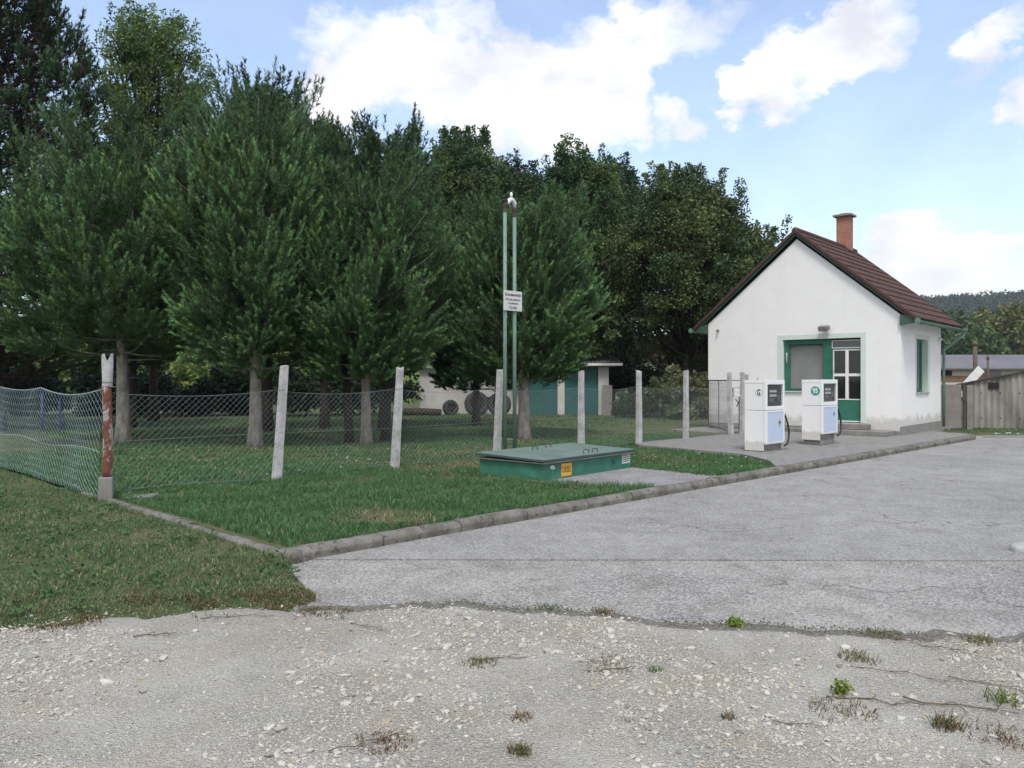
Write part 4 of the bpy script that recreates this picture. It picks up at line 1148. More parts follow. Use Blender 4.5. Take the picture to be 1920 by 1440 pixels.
def roof_slope(sign):
    XR = WL / 2; run = XE - XR
    slope_len = run * math.sqrt(1 + SL * SL); nrow = 12; rows = []
    for r_ in range(nrow):
        rows += [(r_ / nrow, 0.0), ((r_ + .08) / nrow, .005), ((r_ + .985) / nrow, .030)]
        rows.append(((r_ + .99) / nrow, -.004))
    rows.append((1.0, -.004))
    rows = [(q, h) for q, h in rows if q <= 1.0]
    ys = np.arange(YF, YB + .001, .0375)
    wave = .022 * np.abs(np.sin((ys - YF) / .15 * math.pi / 1.0)) ** .7
    V = []
    nx_, nz_ = SL / math.sqrt(1 + SL * SL), 1 / math.sqrt(1 + SL * SL)
    for q, h in rows:
        for yy, wv in zip(ys, wave):
            hh = h + wv
            dx = run * q + nx_ * hh; x_ = XR + sign * dx
            V.append((x_, yy, RZ - run * q * SL + nz_ * hh))
    n = len(ys); m = len(rows)
    i = np.arange(n * m).reshape(m, n)
    F = np.stack([i[:-1, :-1].ravel(), i[:-1, 1:].ravel(), i[1:, 1:].ravel(), i[1:, :-1].ravel()], 1)
    if sign > 0: F = F[:, ::-1]
    return np.array(V), F


V1, F1 = roof_slope(1); V2, F2 = roof_slope(-1)
rf = np_obj('roof', np.concatenate([V1, V2]), np.concatenate([F1, F2 + len(V1)]), M['tile'], HX, False)
b = MB()
for k in range(14):   # ridge caps
    ya = YF + k * (YB - YF) / 14; yb = ya + (YB - YF) / 14 + .03
    b.tube([(WL / 2, ya, RZ + .0), (WL / 2, yb, RZ + .018)], [.105, .09], 10)
b.build('ridge_cap', M['tile_edge'], rf, True)
b = MB()
for sg in (1, -1):
    for yy, tk in ((YF - .03, .05), (YB - .02, .05)):
        p0 = (WL / 2, yy, RZ + .045); x_ = WL / 2 + sg * (XE - WL / 2); zE = RZ - (XE - WL / 2) * SL
        b = MB(); b.prism([(WL / 2, yy, RZ + .055), (x_, yy, zE + .055), (x_, yy, zE - .06), (WL / 2, yy, RZ - .06)], (0, tk, 0))
        b.build('verge', M['tile_edge'], rf, bevel=.012)
b = MB()
for sg in (1, -1):
    x_ = WL / 2 + sg * (XE - .06 - WL / 2); zE = RZ - (XE - .06 - WL / 2) * SL
    b.prism([(WL / 2, YF + .025, RZ - .078), (x_, YF + .025, zE - .078), (x_, YF + .025, zE - .135), (WL / 2, YF + .025, RZ - .135)], (0, .02, 0))
    # soffit and eave box
    xw = 0 if sg > 0 else WL
    b.prism([(xw + sg * .002, YF + .03, EV - .02), (x_, YF + .03, zE - .03), (x_, YF + .03, zE - .16), (xw + sg * .002, YF + .03, EV - .30)], (0, .05, 0))
    b.prism([(WL / 2, YF + .045, RZ - .03), (x_, YF + .045, zE - .03), (x_, YF + .045, zE - .055), (WL / 2, YF + .045, RZ - .055)], (0, YB - YF - .1, 0))
b.build('barge_board', M['green_trim'], rf)


def gutter(xc, zc, sg):
    g = MB(); r_ = .075; ys = [YF - .12, YB + .1]; n = 9; vs = []; 
    for yy in ys:
        for rr in (r_, r_ - .006):
            for k in range(n): a = math.pi + math.pi * k / (n - 1); vs.append((xc + rr * math.cos(a), yy, zc + rr * math.sin(a)))
    fs = []
    for k in range(n - 1):
        fs += [(k, k + 1, 2 * n + k + 1, 2 * n + k), (n + k, 3 * n + k, 3 * n + k + 1, n + k + 1)]
        fs += [(k, n + k, n + k + 1, k + 1), (2 * n + k, 2 * n + k + 1, 3 * n + k + 1, 3 * n + k)]
    fs += [(0, 2 * n, 3 * n, n), (n - 1, 2 * n - 1, 4 * n - 1, 3 * n - 1)]
    g.add(vs, fs)
    for yy in (ys[0], ys[1]): g.tube([(xc, yy - .004, zc - .0), (xc, yy + .004, zc - .0)], r_ * .99, 16)
    for k in range(6):
        yy = YF + .3 + k * .9
        pts = [(xc + (r_ + .006) * math.cos(a), yy, zc + (r_ + .006) * math.sin(a)) for a in np.linspace(math.pi, 2 * math.pi, 9)]
        g.tube(pts, .008, 5)
    return g.build('gutter', M['gutter'], HX)


zg = RZ - (XE - WL / 2) * SL - .06
gR = gutter(XE + .05, zg, 1); gL = gutter(WL - XE - .05, zg, -1)
b = MB(); b.tube([(XE + .05, YB - .08, zg - .06), (XE + .05, YB - .1, zg - .16), (XE - .10, WD + .42, zg - .34), (.06, WD + .12, zg - .62), (.06, WD + .1, zg - .8), (.06, WD + .1, .05)], .042, 10)
b.build('downpipe', M['gutter'], HX, True)
# chimney
b = MB(); cxx, cy = WL / 2, 4.02; a_, c_ = .205, .185
b.box(cxx - a_, cxx + a_, cy - c_, cy + c_, 5.5 - z0, 6.93 - z0)
ch = b.build('chimney', M['brick'], rf)
b = MB(); b.box(cxx - a_ - .09, cxx + a_ + .09, cy - c_ - .09, cy + c_ + .09, 6.93 - z0, 7.0 - z0); b.box(cxx - a_ * .6, cxx + a_ * .6, cy - c_ * .6, cy + c_ * .6, 7.0 - z0, 7.05 - z0)
b.build('chimney_cap', M['concrete'], rf, bevel=.01)
b = MB(); b.prism([(cxx - a_ - .05, cy - c_ - .05, RZ - .12), (cxx, cy - c_ - .05, RZ + .12), (cxx + a_ + .05, cy - c_ - .05, RZ - .12)], (0, c_ * 2 + .1, 0)); b.build('flashing', M['lead'], rf)
# flood lamp and small sensor
b = MB(); b.tube([(-1.97, 0, 2.93), (-1.97, -.09, 2.90)], .03, 8); b.prism([(-2.11, -.06, 2.90), (-2.11, -.24, 2.86), (-2.11, -.25, 2.97), (-2.11, -.10, 3.02)], (.28, 0, 0)); b.box(-2.09, -1.85, -.23, -.12, 2.852, 2.862)
b.build('flood_lamp', M['steel'], HX, bevel=.006)
b = MB(); b.tube([(-5.27, 0, 3.02), (-5.27, -.07, 3.02), (-5.25, -.13, 2.99)], [.028, .03, .036], 8); b.build('sensor', M['steel'], HX, True)
b = MB(); b.tube([(.0, WD - .3, 2.72), (.10, WD - .3, 2.70)], .05, 10); b.build('wall_lamp', M['white_paint'], HX, True)


# ------------------------------------------------------------------ fuel pumps
def pump(label, s_, t_, base, kind, hz):
    c = st(s_, t_, base)
    P = thing('fuel_pump', label, 'fuel pump', c, ANG, 'old fuel pumps on the paved platform')
    hx, hy = .40, .235; Ht = hz; sp = Ht * .575
    b = MB(); b.box(-hx + .02, hx - .02, -hy + .05, hy - .02, .0, Ht - .01); b.build('core', M['steel'], P)
    b = MB()   # left/right/back panels + top
    g = .004
    for sx in (-1, 1):
        x0, x1 = (-hx, -hx + .022) if sx < 0 else (hx - .022, hx)
        b.box(x0, x1, -hy + .045, hy, .012, sp - g); b.box(x0, x1, -hy + .045, hy, sp + g, Ht - .075)
    b.box(-hx + .024, hx - .024, hy - .022, hy, .012, sp - g); b.box(-hx + .024, hx - .024, hy - .022, hy, sp + g, Ht - .075)
    b.box(-hx - .002, hx + .002, -hy + .042, hy + .002, Ht - .071, Ht)
    b.build('cabinet', M['pump'], P, bevel=.006)
    # front frame overhanging
    b = MB(); zb_ = .15; wv = .055; y0, y1 = -hy - .02, -hy + .04
    b.box(-hx - .006, -hx + wv, y0, y1, sp + g, Ht + .002); b.box(hx - wv, hx + .006, y0, y1, sp + g, Ht + .002)
    b.box(-hx + wv, hx - wv, y0, y1, Ht - .09, Ht + .002); b.box(-hx + wv, hx - wv, y0, y1, sp + g, sp + .085)
    b.box(-hx - .006, -hx + wv, y0, y1, zb_, sp - g); b.box(hx - wv * .6, hx + .006, y0, y1, zb_, sp - g)
    b.box(-hx + wv, hx - wv * .6, y0, y1, zb_, zb_ + .04)
    b.box(-hx + wv, hx - wv * .6, y0, y1, sp - .04, sp - g)
    b.build('front_frame', M['pump'], P, bevel=.006)
    b = MB(); b.box(-hx + wv + .001, hx - wv * .6 - .001, y0 + .006, y1 - .01, zb_ + .041, sp - .041); b.build('front_panel', M['pump_blue'], P)
    # dial
    dl_ = MB(); yb = -hy + .035
    dl_.box(-hx + wv, hx - wv, yb, yb + .01, sp + .09, Ht - .095)
    di = dl_.build('dial', worn_dial, P)
    b = MB()
    for zz, ww in ((.70, .17), (.50, .17), (.28, .11)):
        zc = sp + .085 + (Ht - .18 - sp) * zz
        b.box(-.20, -.20 + ww * 2, yb - .012, yb - .001, zc - .035, zc + .03)
    b.box(.18, .27, yb - .012, yb - .001, sp + .2, sp + .32)
    b.build('counter', M['steel'], di, bevel=.003)
    for zz in (.70, .50):
        b = MB()
        zc = sp + .085 + (Ht - .18 - sp) * zz
        for k in range(5): b.box(-.185 + k * .062, -.185 + k * .062 + .045, yb - .016, yb - .013, zc - .025, zc + .02)
        b.build('number_wheel', M['white_paint'], di)
    b = MB(); b.box(-hx + wv + .001, hx - wv - .001, -hy - .002, -hy + .002, sp + .086, Ht - .091); b.build('glass', M['clear'], P)
    # hose and nozzle on the right-hand end
    b = MB(); X = hx
    b.tube([(X - .01, -.12, .84), (X + .06, -.17, .82), (X + .15, -.20, .70), (X + .23, -.22, .52), (X + .25, -.23, .36), (X + .20, -.25, .22), (X + .09, -.27, .12), (X - .06, -.28, .09)], .021, 8)
    b.build('hose', M['rubber'], P, True)
    b = MB(); b.tube([(X + .05, -.19, .72), (X + .085, -.20, .58), (X + .07, -.21, .44), (X + .04, -.21, .30)], [.02, .032, .026, .014], 8); b.box(X - .002, X + .05, -.23, -.10, .70, .82)
    b.build('nozzle', M['rubber'], P, True)
    b = MB(); b.box(-hx + .05, hx - .05, -hy + .03, hy - .03, -.1 if kind == '95' else -.02, 0); b.build('base', M['concrete'], P, bevel=.01)
    # markings on the left face
    rot = (R(90), 0, R(-90)); xf = -hx - .0005
    if kind == '95':
        yc, zc = -.085, Ht - .255
        b = MB(); b.disc((xf, yc, zc), (-1, 0, 0), .105, 32, .003); em = b.build('emblem', M['emerald'], P)
        text_mesh('number', '95', .155, M['white'], em, (xf - .0045, yc, zc), rot, .001, .78, bold=.004)
        b = MB(); b.disc((.22, y0 + .0055, sp - .20), (0, -1, 0), .05, 6, .002); b.build('sticker', M['slate'], P)
    else:
        yc, zc = -.09, Ht - .26
        b = MB(); ring = [(xf - .001, yc + .082 * math.cos(a) * 1.0, zc + .068 * math.sin(a)) for a in np.linspace(0, 2 * math.pi, 30)]
        b.tube(ring, .0035, 5); em = b.build('emblem', M['steel'], P)
        text_mesh('letter', 'G', .16, M['black'], em, (xf - .002, yc + .005, zc), rot, .001, .62, bold=.004)
        b = MB(); q = (.19, sp - .27); b.prism([(q[0] - .06, y0 + .0055, q[1]), (q[0], y0 + .0055, q[1] - .11), (q[0] + .06, y0 + .0055, q[1]), (q[0], y0 + .0055, q[1] + .11)], (0, -.002, 0)); sk = b.build('sticker', M['olive'], P)
        b = MB(); b.box(q[0] - .03, q[0] + .03, y0 + .001, y0 + .0032, q[1] - .012, q[1] + .03); b.build('mark', M['black'], sk)
    b = MB(); b.tube([(-.2, .05, Ht), (-.2, .05, Ht + .015), (-.17, .05, Ht + .03)], .012, 6); b.build('seal', M['steel'], P)
    return P


worn_dial = worn('dial_plate', (.075, .095, .10), (.05, .065, .07), 10, .5, .4, 0)
# pump frames: near front-left edge at st -> centre
for (wx, wy), kind, label, base, hz in (((5.20, 16.3), 'G', 'white fuel pump marked with a black letter G, nearest the lawn', .117, 1.475), ((6.98, 17.9), '95', 'white fuel pump with green 95 disc in front of the green door', .217, 1.385)):
    s_, t_ = to_st(wx, wy)
    pump(label, s_ + .40, t_ + .235, base, kind, hz)

# ------------------------------------------------------------------ tank hatch
TB = thing('tank_hatch', 'low green tank hatch box with grey-green lid and yellow plate on the lawn', 'tank hatch', st(5.14, 1.74, .06), ANG + R(4))
L_, Wd = 2.40, 1.30
b = MB(); b.box(0, L_, 0, Wd, -.05, .285); b.build('body', M['tank_green'], TB, bevel=.006)
b = MB(); b.box(-.05, L_ + .05, -.05, Wd + .05, .286, .304); b.build('rim', M['angle_iron'], TB, bevel=.003)
def lid(x0, x1, name_):
    l = MB(); th = .04; z_ = .312; rise = .035
    y0_, y1_ = -.045, Wd + .045
    l.add([(x0, y0_, z_), (x1, y0_, z_), (x1, y1_, z_ + rise), (x0, y1_, z_ + rise), (x0, y0_, z_ + th), (x1, y0_, z_ + th), (x1, y1_, z_ + th + rise), (x0, y1_, z_ + th + rise)],
          [(0, 3, 2, 1), (4, 5, 6, 7), (0, 1, 5, 4), (1, 2, 6, 5), (2, 3, 7, 6), (3, 0, 4, 7)])
    l.m[-6:] = [1, 0, 1, 1, 1, 1]
    return l.build('lid', [M['lid'], M['lid_edge']], TB, bevel=.006)
l1 = lid(-.06, 1.33, 'a'); l2 = lid(1.336, L_ + .06, 'b')
def u_handle(x, y, par, tilt=0):
    zz = .352 + .035 * (y / Wd); h = MB(); h.tube([(x, y, zz), (x, y, zz + .05), (x + .012, y, zz + .062), (x + .128, y, zz + .062), (x + .14, y, zz + .05), (x + .14, y, zz)], .007, 6); h.build('handle', M['rust'], par, True)
u_handle(1.16, .10, l1); u_handle(1.40, .10, l2); u_handle(.86, .92, l1); u_handle(1.38, 1.05, l2)
b = MB(); b.box(.44, .70, -.006, -.0005, .06, .255); pl = b.build('diesel_plate', M['yellow'], TB, bevel=.002)
text_mesh('lettering', 'DIESEL', .125, M['black'], pl, (.57, -.0075, .157), (R(90), 0, 0), .001, .575, bold=.0004, spacing=1.06)
b = MB(); b.disc((1.86, -.0005, .165), (0, -1, 0), .075, 28, .003); em = b.build('emblem', M['faded_green'], TB)
text_mesh('number', '95', .1, M['dark_green'], em, (1.86, -.005, .165), (R(90), 0, 0), .001, .8, bold=.002)
b = MB(); b.box(2.12, 2.36, -.007, -.0005, .12, .28); pl = b.build('notice', M['sign'], TB, bevel=.002)
b = MB()
random.seed(3)
for r_ in range(4):
    x_ = 2.14
    while x_ < 2.32:
        w_ = random.uniform(.012, .035); 
        if x_ + w_ < 2.345: b.box(x_, x_ + w_, -.0085, -.0072, .252 - r_ * .034, .252 - r_ * .034 + .017)
        x_ += w_ + .009
b.build('lettering', M['black'], pl)
b = MB(); b.box(-.10, .9, -.10, -.002, -.06, .028); b.box(-.12, -.002, -.10, Wd, -.06, .02); b.build('brick_edging', M['brick_red'], TB, bevel=.01)

# ------------------------------------------------------------------ vent pipes
VP = thing('vent_pipes', 'twin pale green vent pipes with a white notice behind the tank hatch', 'vent pipes', st(6.76, 4.2, .05), ANG)
b = MB(); b.tube([(0, 0, -.05), (0, 0, 4.76)], .036, 12); b.build('pipe', M['pipe'], VP, True)
b = MB(); b.tube([(.25, 0, -.05), (.25, 0, 4.70)], .036, 12); b.build('pipe', M['pipe'], VP, True)
b = MB()
for zz, rr in ((4.735, .054), (4.765, .054)): b.tube([(0, 0, zz), (0, 0, zz + .018)], rr, 14)
b.tube([(0, 0, 4.78), (0, 0, 4.86)], .035, 12); b.tube([(0, 0, 4.86), (0, 0, 4.875)], .062, 14); b.tube([(0, 0, 4.66), (0, 0, 4.735)], .045, 12)
b.build('flange', M['rust'], VP)
b = MB()
for zz, rr in ((4.69, .054), (4.72, .054)): b.tube([(.25, 0, zz), (.25, 0, zz + .018)], rr, 14)
b.tube([(.25, 0, 4.60), (.25, 0, 4.69)], .045, 12); b.build('flange', M['rust'], VP)
b = MB(); b.tube([(.25, 0, 4.74), (.25, 0, 4.82)], .042, 12); b.build('collar', M['steel'], VP, True)
b = MB(); b.tube([(.25 - .085 + .085 * math.cos(a), 0, 4.82 + .085 * math.sin(a)) for a in np.linspace(0, math.pi * 1.05, 12)], [.042] * 11 + [.036], 12); b.tube([(.165, 0, 4.92), (.165, 0, 5.03), (.165, 0, 5.04)], [.024, .026, .015], 8)
b.build('elbow', M['galv'], VP, True)
b = MB(); b.tube([(0, 0, .45), (.25, 0, .42)], .014, 8); b.build('strut', M['pipe'], VP, True)
b = MB(); b.box(-.08, .40, -.052, -.042, 2.83, 3.20); sg = b.build('notice', M['sign'], VP, bevel=.003)
for k, (tx, sz, sx, bo, zz) in enumerate((('TŰZ ÉS ROBBANÁSVESZÉLY', .058, .60, .0012, 3.12), ('NYÍLT LÁNG HASZNÁLATA', .048, .66, .0004, 3.035), ('ÉS A DOHÁNYZÁS', .048, .66, .0004, 2.965))):
    text_mesh('lettering', tx, sz, M['black'], sg, (.16, -.0535, zz), (R(90), 0, 0), .001, sx, bold=bo)
text_mesh('lettering', 'TILOS!', .06, M['black'], sg, (.16, -.0535, 2.885), (R(90), 0, 0), .001, 1.0, spacing=1.25, bold=.002)

# ------------------------------------------------------------------ wire fence with concrete posts
TF = 4.75
FN = thing('wire_fence', 'chain-link wire fence on pale concrete posts across the lawn', 'fence', st(0, TF, .06), ANG)
random.seed(5)
PS = [(2.44, .13, .0), (4.65, .10, 0), (7.07, .07, 0), (9.6, .0, 0), (11.69, .0, 0), (13.68, 0, 0), (15.9, -.05, 0), (16.5, 0, 0)]
for k, (s_, ln, dy) in enumerate(PS):
    b = MB(); h = 1.74 + random.uniform(-.03, .04); a = .059; a2 = .047
    # leaning, slightly tapered, chipped top
    lx = ln * .7; ly = -ln * .7
    tz = [h + random.uniform(-.05, .012) for _ in range(4)]
    c4 = [(-1, -1), (1, -1), (1, 1), (-1, 1)]
    vs = []; nl_ = 7
    for j in range(nl_):
        q = j / (nl_ - 1)
        for i, (cx_, cy_) in enumerate(c4):
            aa = (a * (1 - q) + a2 * q); zz = -.1 + (h + .1) * q if j < nl_ - 1 else tz[i]
            vs.append((s_ + lx * q + cx_ * aa + random.uniform(-.003, .003), ly * q + cy_ * aa + random.uniform(-.003, .003), zz))
    fs = [(j * 4 + i, j * 4 + (i + 1) % 4, (j + 1) * 4 + (i + 1) % 4, (j + 1) * 4 + i) for j in range(nl_ - 1) for i in range(4)] + [(0, 1, 2, 3), tuple(range((nl_ - 1) * 4, nl_ * 4))]
    b.add(vs, fs)
    b.cur = 1
    for j in range(8):
        q = (.18 + j * .2) / h; aa = a * (1 - q) + a2 * q
        b.tube([(s_ + lx * q - aa + .002, ly * q, h * q), (s_ + lx * q - aa - .004, ly * q, h * q)], .009, 6)
    b.build('post', [M['post'], M['dark']], FN, bevel=.009)
b = MB()
# loose standing post next to the house
x_, y_ = 6.84, 23.2; s9, t9 = to_st(x_, y_); b.prism([(s9 - .05, t9 - TF - .05, -.1), (s9 + .05, t9 - TF - .05, -.1), (s9 + .05, t9 - TF + .05, -.1), (s9 - .05, t9 - TF + .05, -.1)], (0, 0, 1.80)); b.build('post', M['post'], FN, bevel=.009)


def strands(mb, s0, s1, ztop, zbot, pitch, r_, yo):
    hgt = 1.35
    n = int((s1 - s0 + hgt) / pitch)
    for k in range(n):
        for dr in (1, -1):
            a = s0 - (hgt if dr > 0 else 0) + k * pitch; bq = a + hgt
            lo, hi = max(a, s0), min(bq, s1)
            if hi <= lo + .02: continue
            pts = []
            for q in np.linspace(lo, hi, 5):
                f_ = (q - a) / hgt; f_ = f_ if dr > 0 else 1 - f_
                zt = ztop(q); zb_ = zbot(q)
                pts.append((q, yo(q) + .004 * dr, zb_ + (zt - zb_) * f_))
            mb.tube(pts, r_, 3, False)


b = MB(); PX = [0.0] + [p[0] for p in PS]
def ztop(q):
    i = max(0, min(len(PX) - 2, int(np.searchsorted(PX, q)) - 1)); f_ = (q - PX[i]) / (PX[i + 1] - PX[i]); return 1.38 - .07 * 4 * f_ * (1 - f_)
zbot = lambda q: .06 + .03 * math.sin(q * 1.7)
yo = lambda q: .07 + .015 * math.sin(q * 2.3)
strands(b, .0, 16.45, ztop, zbot, .092, .0015, yo)
b.build('wire_mesh', M['wire'], FN)
b = MB(); qs = np.linspace(0, 16.45, 150)
for zz in (ztop, lambda q: .72 + .01 * math.sin(q), zbot): b.tube([(q, yo(q), zz(q)) for q in qs], .0026, 4)
b.build('line_wire', M['wire'], FN)
for (s_, zz) in ((2.44, 1.38), (4.65, 1.38), (7.07, 1.38)):
    b = MB(); b.tube([(s_ + .06 * math.cos(a) * 1.5 + .05, .06 * math.sin(a) * 1.5 - .04, zz + .01 * math.sin(3 * a)) for a in np.linspace(0, 6.28, 14)], .003, 4); b.build('tie_wire', M['rust'], FN)

# red corner post
RP = thing('corner_post', 'peeling red and white corner post with broken notched top', 'post', st(0, TF - .1, .05), R(20))
b = MB(); zz = np.linspace(.28, 1.50, 12); b.tube([(.02 * math.sin(z_ * 2), 0, z_) for z_ in zz], [.063 - .006 * (z_ - .28) + random.uniform(-.002, .002) for z_ in zz], 14); b.build('shaft', M['red_post'], RP, True)
b = MB(); n = 14; vs = []
prof = [(1.46, .060), (1.60, .064), (1.75, .070)]
for z_, rr in prof:
    for k in range(n): a = 2 * math.pi * k / n; vs.append((rr * math.cos(a) + .015, rr * math.sin(a), z_))
for k in range(n):
    a = 2 * math.pi * k / n; dip = math.exp(-((abs(math.cos(a)) - .12) / .28) ** 2) * .10
    vs.append((.069 * math.cos(a) + .015, .073 * math.sin(a), 1.895 - dip - random.uniform(0, .03)))
vs.append((.015, 0, 1.74))
fs = [(j * n + k, j * n + (k + 1) % n, (j + 1) * n + (k + 1) % n, (j + 1) * n + k) for j in range(3) for k in range(n)] + [(3 * n + k, 3 * n + (k + 1) % n, 4 * n) for k in range(n)]
b.add(vs, fs); b.build('broken_top', M['post'], RP)
b = MB(); b.box(-.085, .085, -.085, .085, -.12, .30); b.build('sleeve', M['concrete'], RP, bevel=.02)
b = MB(); b.tube([(.068 * math.cos(a), .068 * math.sin(a), .45 + .028 * a) for a in np.linspace(0, 38, 240)], .0028, 4); b.tube([(.07 * math.cos(a) + .012, .07 * math.sin(a), 1.52) for a in np.linspace(0, 6.3, 20)], .003, 4); b.build('wire_wrap', M['rust'], RP)
b = MB(); b.box(.1, .48, -.14, .14, -.06, .02); o = b.build('concrete_slab', M['concrete'], None, bevel=.012, loc=st(.12, TF - .12, .055), rot=(0, R(-3), R(12))); tag(o, 'small flat concrete slab lying beside the red corner post', 'slab')

# netting on the left
NF = thing('netting_fence', 'sagging pale blue-green plastic netting left of the red post', 'netting', st(0, TF, .04), ANG + R(90))
b = MB(); pitch = .062; Lx = 9.0
sag = lambda q: 1.44 - .09 * math.sin(min(1, q / 2.6) * math.pi) * (q < 2.6) - .05 * abs(math.sin((q - 2.6) / 2.8 * math.pi)) * (q >= 2.6)
ncol = int(Lx / pitch)
for k in range(ncol):
    q0 = .03 + k * pitch; nz = 26; pts = []
    for j in range(nz + 1):
        f_ = j / nz
        zig = (.5 if (j + k) % 2 else -.5) * pitch * .92
        w_ = .03 * math.sin(f_ * 5 + q0 * 1.3)
        q_ = q0 + zig + .25 * (1 - f_) * min(1, q0) * .0
        pts.append((q_, .03 + w_ + .02 * math.sin(q0 * 3), .03 + (sag(q_) - .03) * f_))
    b.tube(pts, .0018, 3, False)
qs = np.linspace(0, Lx, 90)
b.tube([(q, .03 + .03 * math.sin(5 + q * 1.3), sag(q)) for q in qs], .006, 5); b.tube([(q, .04, .62 + .03 * math.sin(q * 2)) for q in qs], .003, 4)
b.build('net', M['net'], NF)
for q in ((2.5, 2.58, .05, .065, .85, 1.36), (1.62, 1.68, .05, .062, .8, 1.3)):
    b = MB(); b.box(*q); b.build('blue_strip', M['blue'], NF)
b = MB(); b.tube([(5.4, .05, -.1), (5.4, .05, 1.5)], .05, 8); b.build('stake', M['wood_pole'], NF)

# metal gate next to the house
p7 = np.array(st(15.95, TF + .04)); hc = np.array([6.15, 24.9, 0]); dv = hc - p7; Lg = float(np.hypot(dv[0], dv[1]))
GT = thing('mesh_gate', 'framed wire-mesh garden gate between fence post and white house', 'gate', (p7[0], p7[1], .08), math.atan2(dv[1], dv[0]))
b = MB(); 
for pts in ([(.08, 0, .1), (.08, 0, 1.5), (Lg - .03, 0, 1.5), (Lg - .03, 0, .1), (.08, 0, .1)],):
    for p, q in zip(pts[:-1], pts[1:]): b.tube([p, q], .016, 8)
b.tube([(Lg / 2, 0, .1), (Lg / 2, 0, 1.5)], .012, 6); b.build('frame', M['lead'], GT)
b = MB()
for k in range(int(Lg / .05)): b.tube([(.1 + k * .05, .0, .1), (.1 + k * .05 + (.02 if k % 2 else -.02), 0, .8), (.1 + k * .05, 0, 1.5)], .0022, 3, False)
for zz in np.arange(.2, 1.5, .2): b.tube([(.08, 0, zz), (Lg - .03, 0, zz)], .0026, 4)
b.build('wire_mesh', M['steel'], GT)
p8 = np.array(st(16.05, TF + .02))
LB = thing('wicket_gate', 'narrow wicket with white lock box between two fence posts', 'gate', (p8[0], p8[1], .08), ANG)
b = MB(); b.tube([(.05, .05, .08), (.05, .05, 1.3), (.40, .05, 1.3), (.40, .05, .08), (.05, .05, .08)], .014, 6); b.tube([(-.02, .05, 1.5), (.42, .05, 1.5)], .012, 6); b.build('frame', M['lead'], LB)
b = MB(); b.box(.10, .35, .0, .09, 1.05, 1.27); b.build('lock_box', M['white_paint'], LB, bevel=.01)
b = MB(); b.tube([(.12, .0, .98), (.22, -.03, .9), (.16, -.02, .78)], .016, 6); b.build('latch', M['rubber'], LB, True)

# ------------------------------------------------------------------ garage and things beside it
GA = thing('garage', 'low pale garage with teal double doors and grey sheet roof under the trees', 'garage', (0, 34.5, .06), 0)
b = MB(); b.box(.35, .60, 0, .3, 0, 2.1); b.box(1.98, 2.28, 0, .3, 0, 2.1); b.box(3.75, 4.2, 0, .3, 0, 2.1); b.box(.35, 4.2, .05, .3, 2.1, 2.2); b.box(3.95, 4.2, .3, 4.4, 0, 2.35); b.box(.35, .6, .3, 4.4, 0, 2.35); b.box(.6, 3.95, 4.1, 4.4, 0, 2.5)
b.box(-4.1, .34, .6, .9, 0, 2.05); b.box(-4.1, -3.8, .9, 4, 0, 2.05)
b.build('wall', M['garage_wall'], GA)
for x0, x1 in ((.60, 1.98), (2.28, 3.75)):
    b = MB(); b.box(x0 + .01, x1 - .01, .12, .17, .02, 2.09)
    for k in range(7): xx = x0 + .05 + k * (x1 - x0 - .1) / 7; b.box(xx, xx + .012, .108, .12, .04, 2.07)
    b.box((x0 + x1) / 2 - .012, (x0 + x1) / 2 + .012, .10, .121, .03, 2.08)
    b.build('door', M['garage_door'], GA)
def corrug(mb, x0, x1, f0, f1, pitch=.18, amp=.022, axis=0):
    n = int((x1 - x0) / pitch * 6); vs = []
    for i in range(n + 1):
        x_ = x0 + (x1 - x0) * i / n; h = amp * math.sin(2 * math.pi * (x_ - x0) / pitch)
        for f in (f0, f1):
            p = f(x_); vs.append((p[0], p[1] + h * p[3], p[2] + h * p[4]))
    mb.add(vs, [(2 * i, 2 * i + 2, 2 * i + 3, 2 * i + 1) for i in range(n)])
b = MB(); corrug(b, -.1, 4.75, lambda x: (x, -.35, 2.27, 0, 1), lambda x: (x, 4.7, 2.98, 0, 1)); b.build('roof', M['roof_grey'], GA)
b = MB(); b.box(-.1, 4.75, -.37, -.33, 2.15, 2.25); b.box(4.72, 4.76, -.33, 4.6, 2.17, 2.24); b.build('fascia', M['white_paint'], GA)
b = MB(); corrug(b, -4.3, -.12, lambda x: (x, .3, 2.12, 0, 1), lambda x: (x, 4.2, 2.5, 0, 1)); b.build('roof', M['roof_grey'], GA)


def tyre(x, y, r_, w_, label, rz, tilt=.2):
    b = MB(); n = 30; pr = [(r_ * .58, -w_ / 2), (r_ * .9, -w_ / 2), (r_, -w_ * .36), (r_, w_ * .36), (r_ * .9, w_ / 2), (r_ * .58, w_ / 2), (r_ * .54, 0)]
    vs = [(rr * math.cos(a), q, rr * math.sin(a)) for a in np.linspace(0, 2 * math.pi, n, endpoint=False) for rr, q in pr]; m = len(pr)
    b.add(vs, [(i * m + k, i * m + (k + 1) % m, ((i + 1) % n) * m + (k + 1) % m, ((i + 1) % n) * m + k) for i in range(n) for k in range(m)])
    for i in range(0, n):
        a = 2 * math.pi * (i + .5) / n; c, s = math.cos(a), math.sin(a); b.tube([(r_ * c, -w_ * .4, r_ * s), (r_ * 1.02 * c, w_ * .4, r_ * 1.02 * s)], r_ * .04, 4)
    b.tube([(0, -.02, 0), (0, .02, 0)], r_ * .6, 20)
    o = b.build('tyre', M['tyre'], None, True, loc=(x, y, .04 + r_), rot=(-tilt, 0, rz)); return tag(o, label, 'tyre', 'old tyres leaning on the garage wall')
tyre(-1.52, 34.35, .52, .3, 'large black tyre leaning on the pale garage wall, left one', .25)
tyre(-.55, 34.3, .50, .3, 'large black tyre leaning on the garage wall beside the third post', -.1)
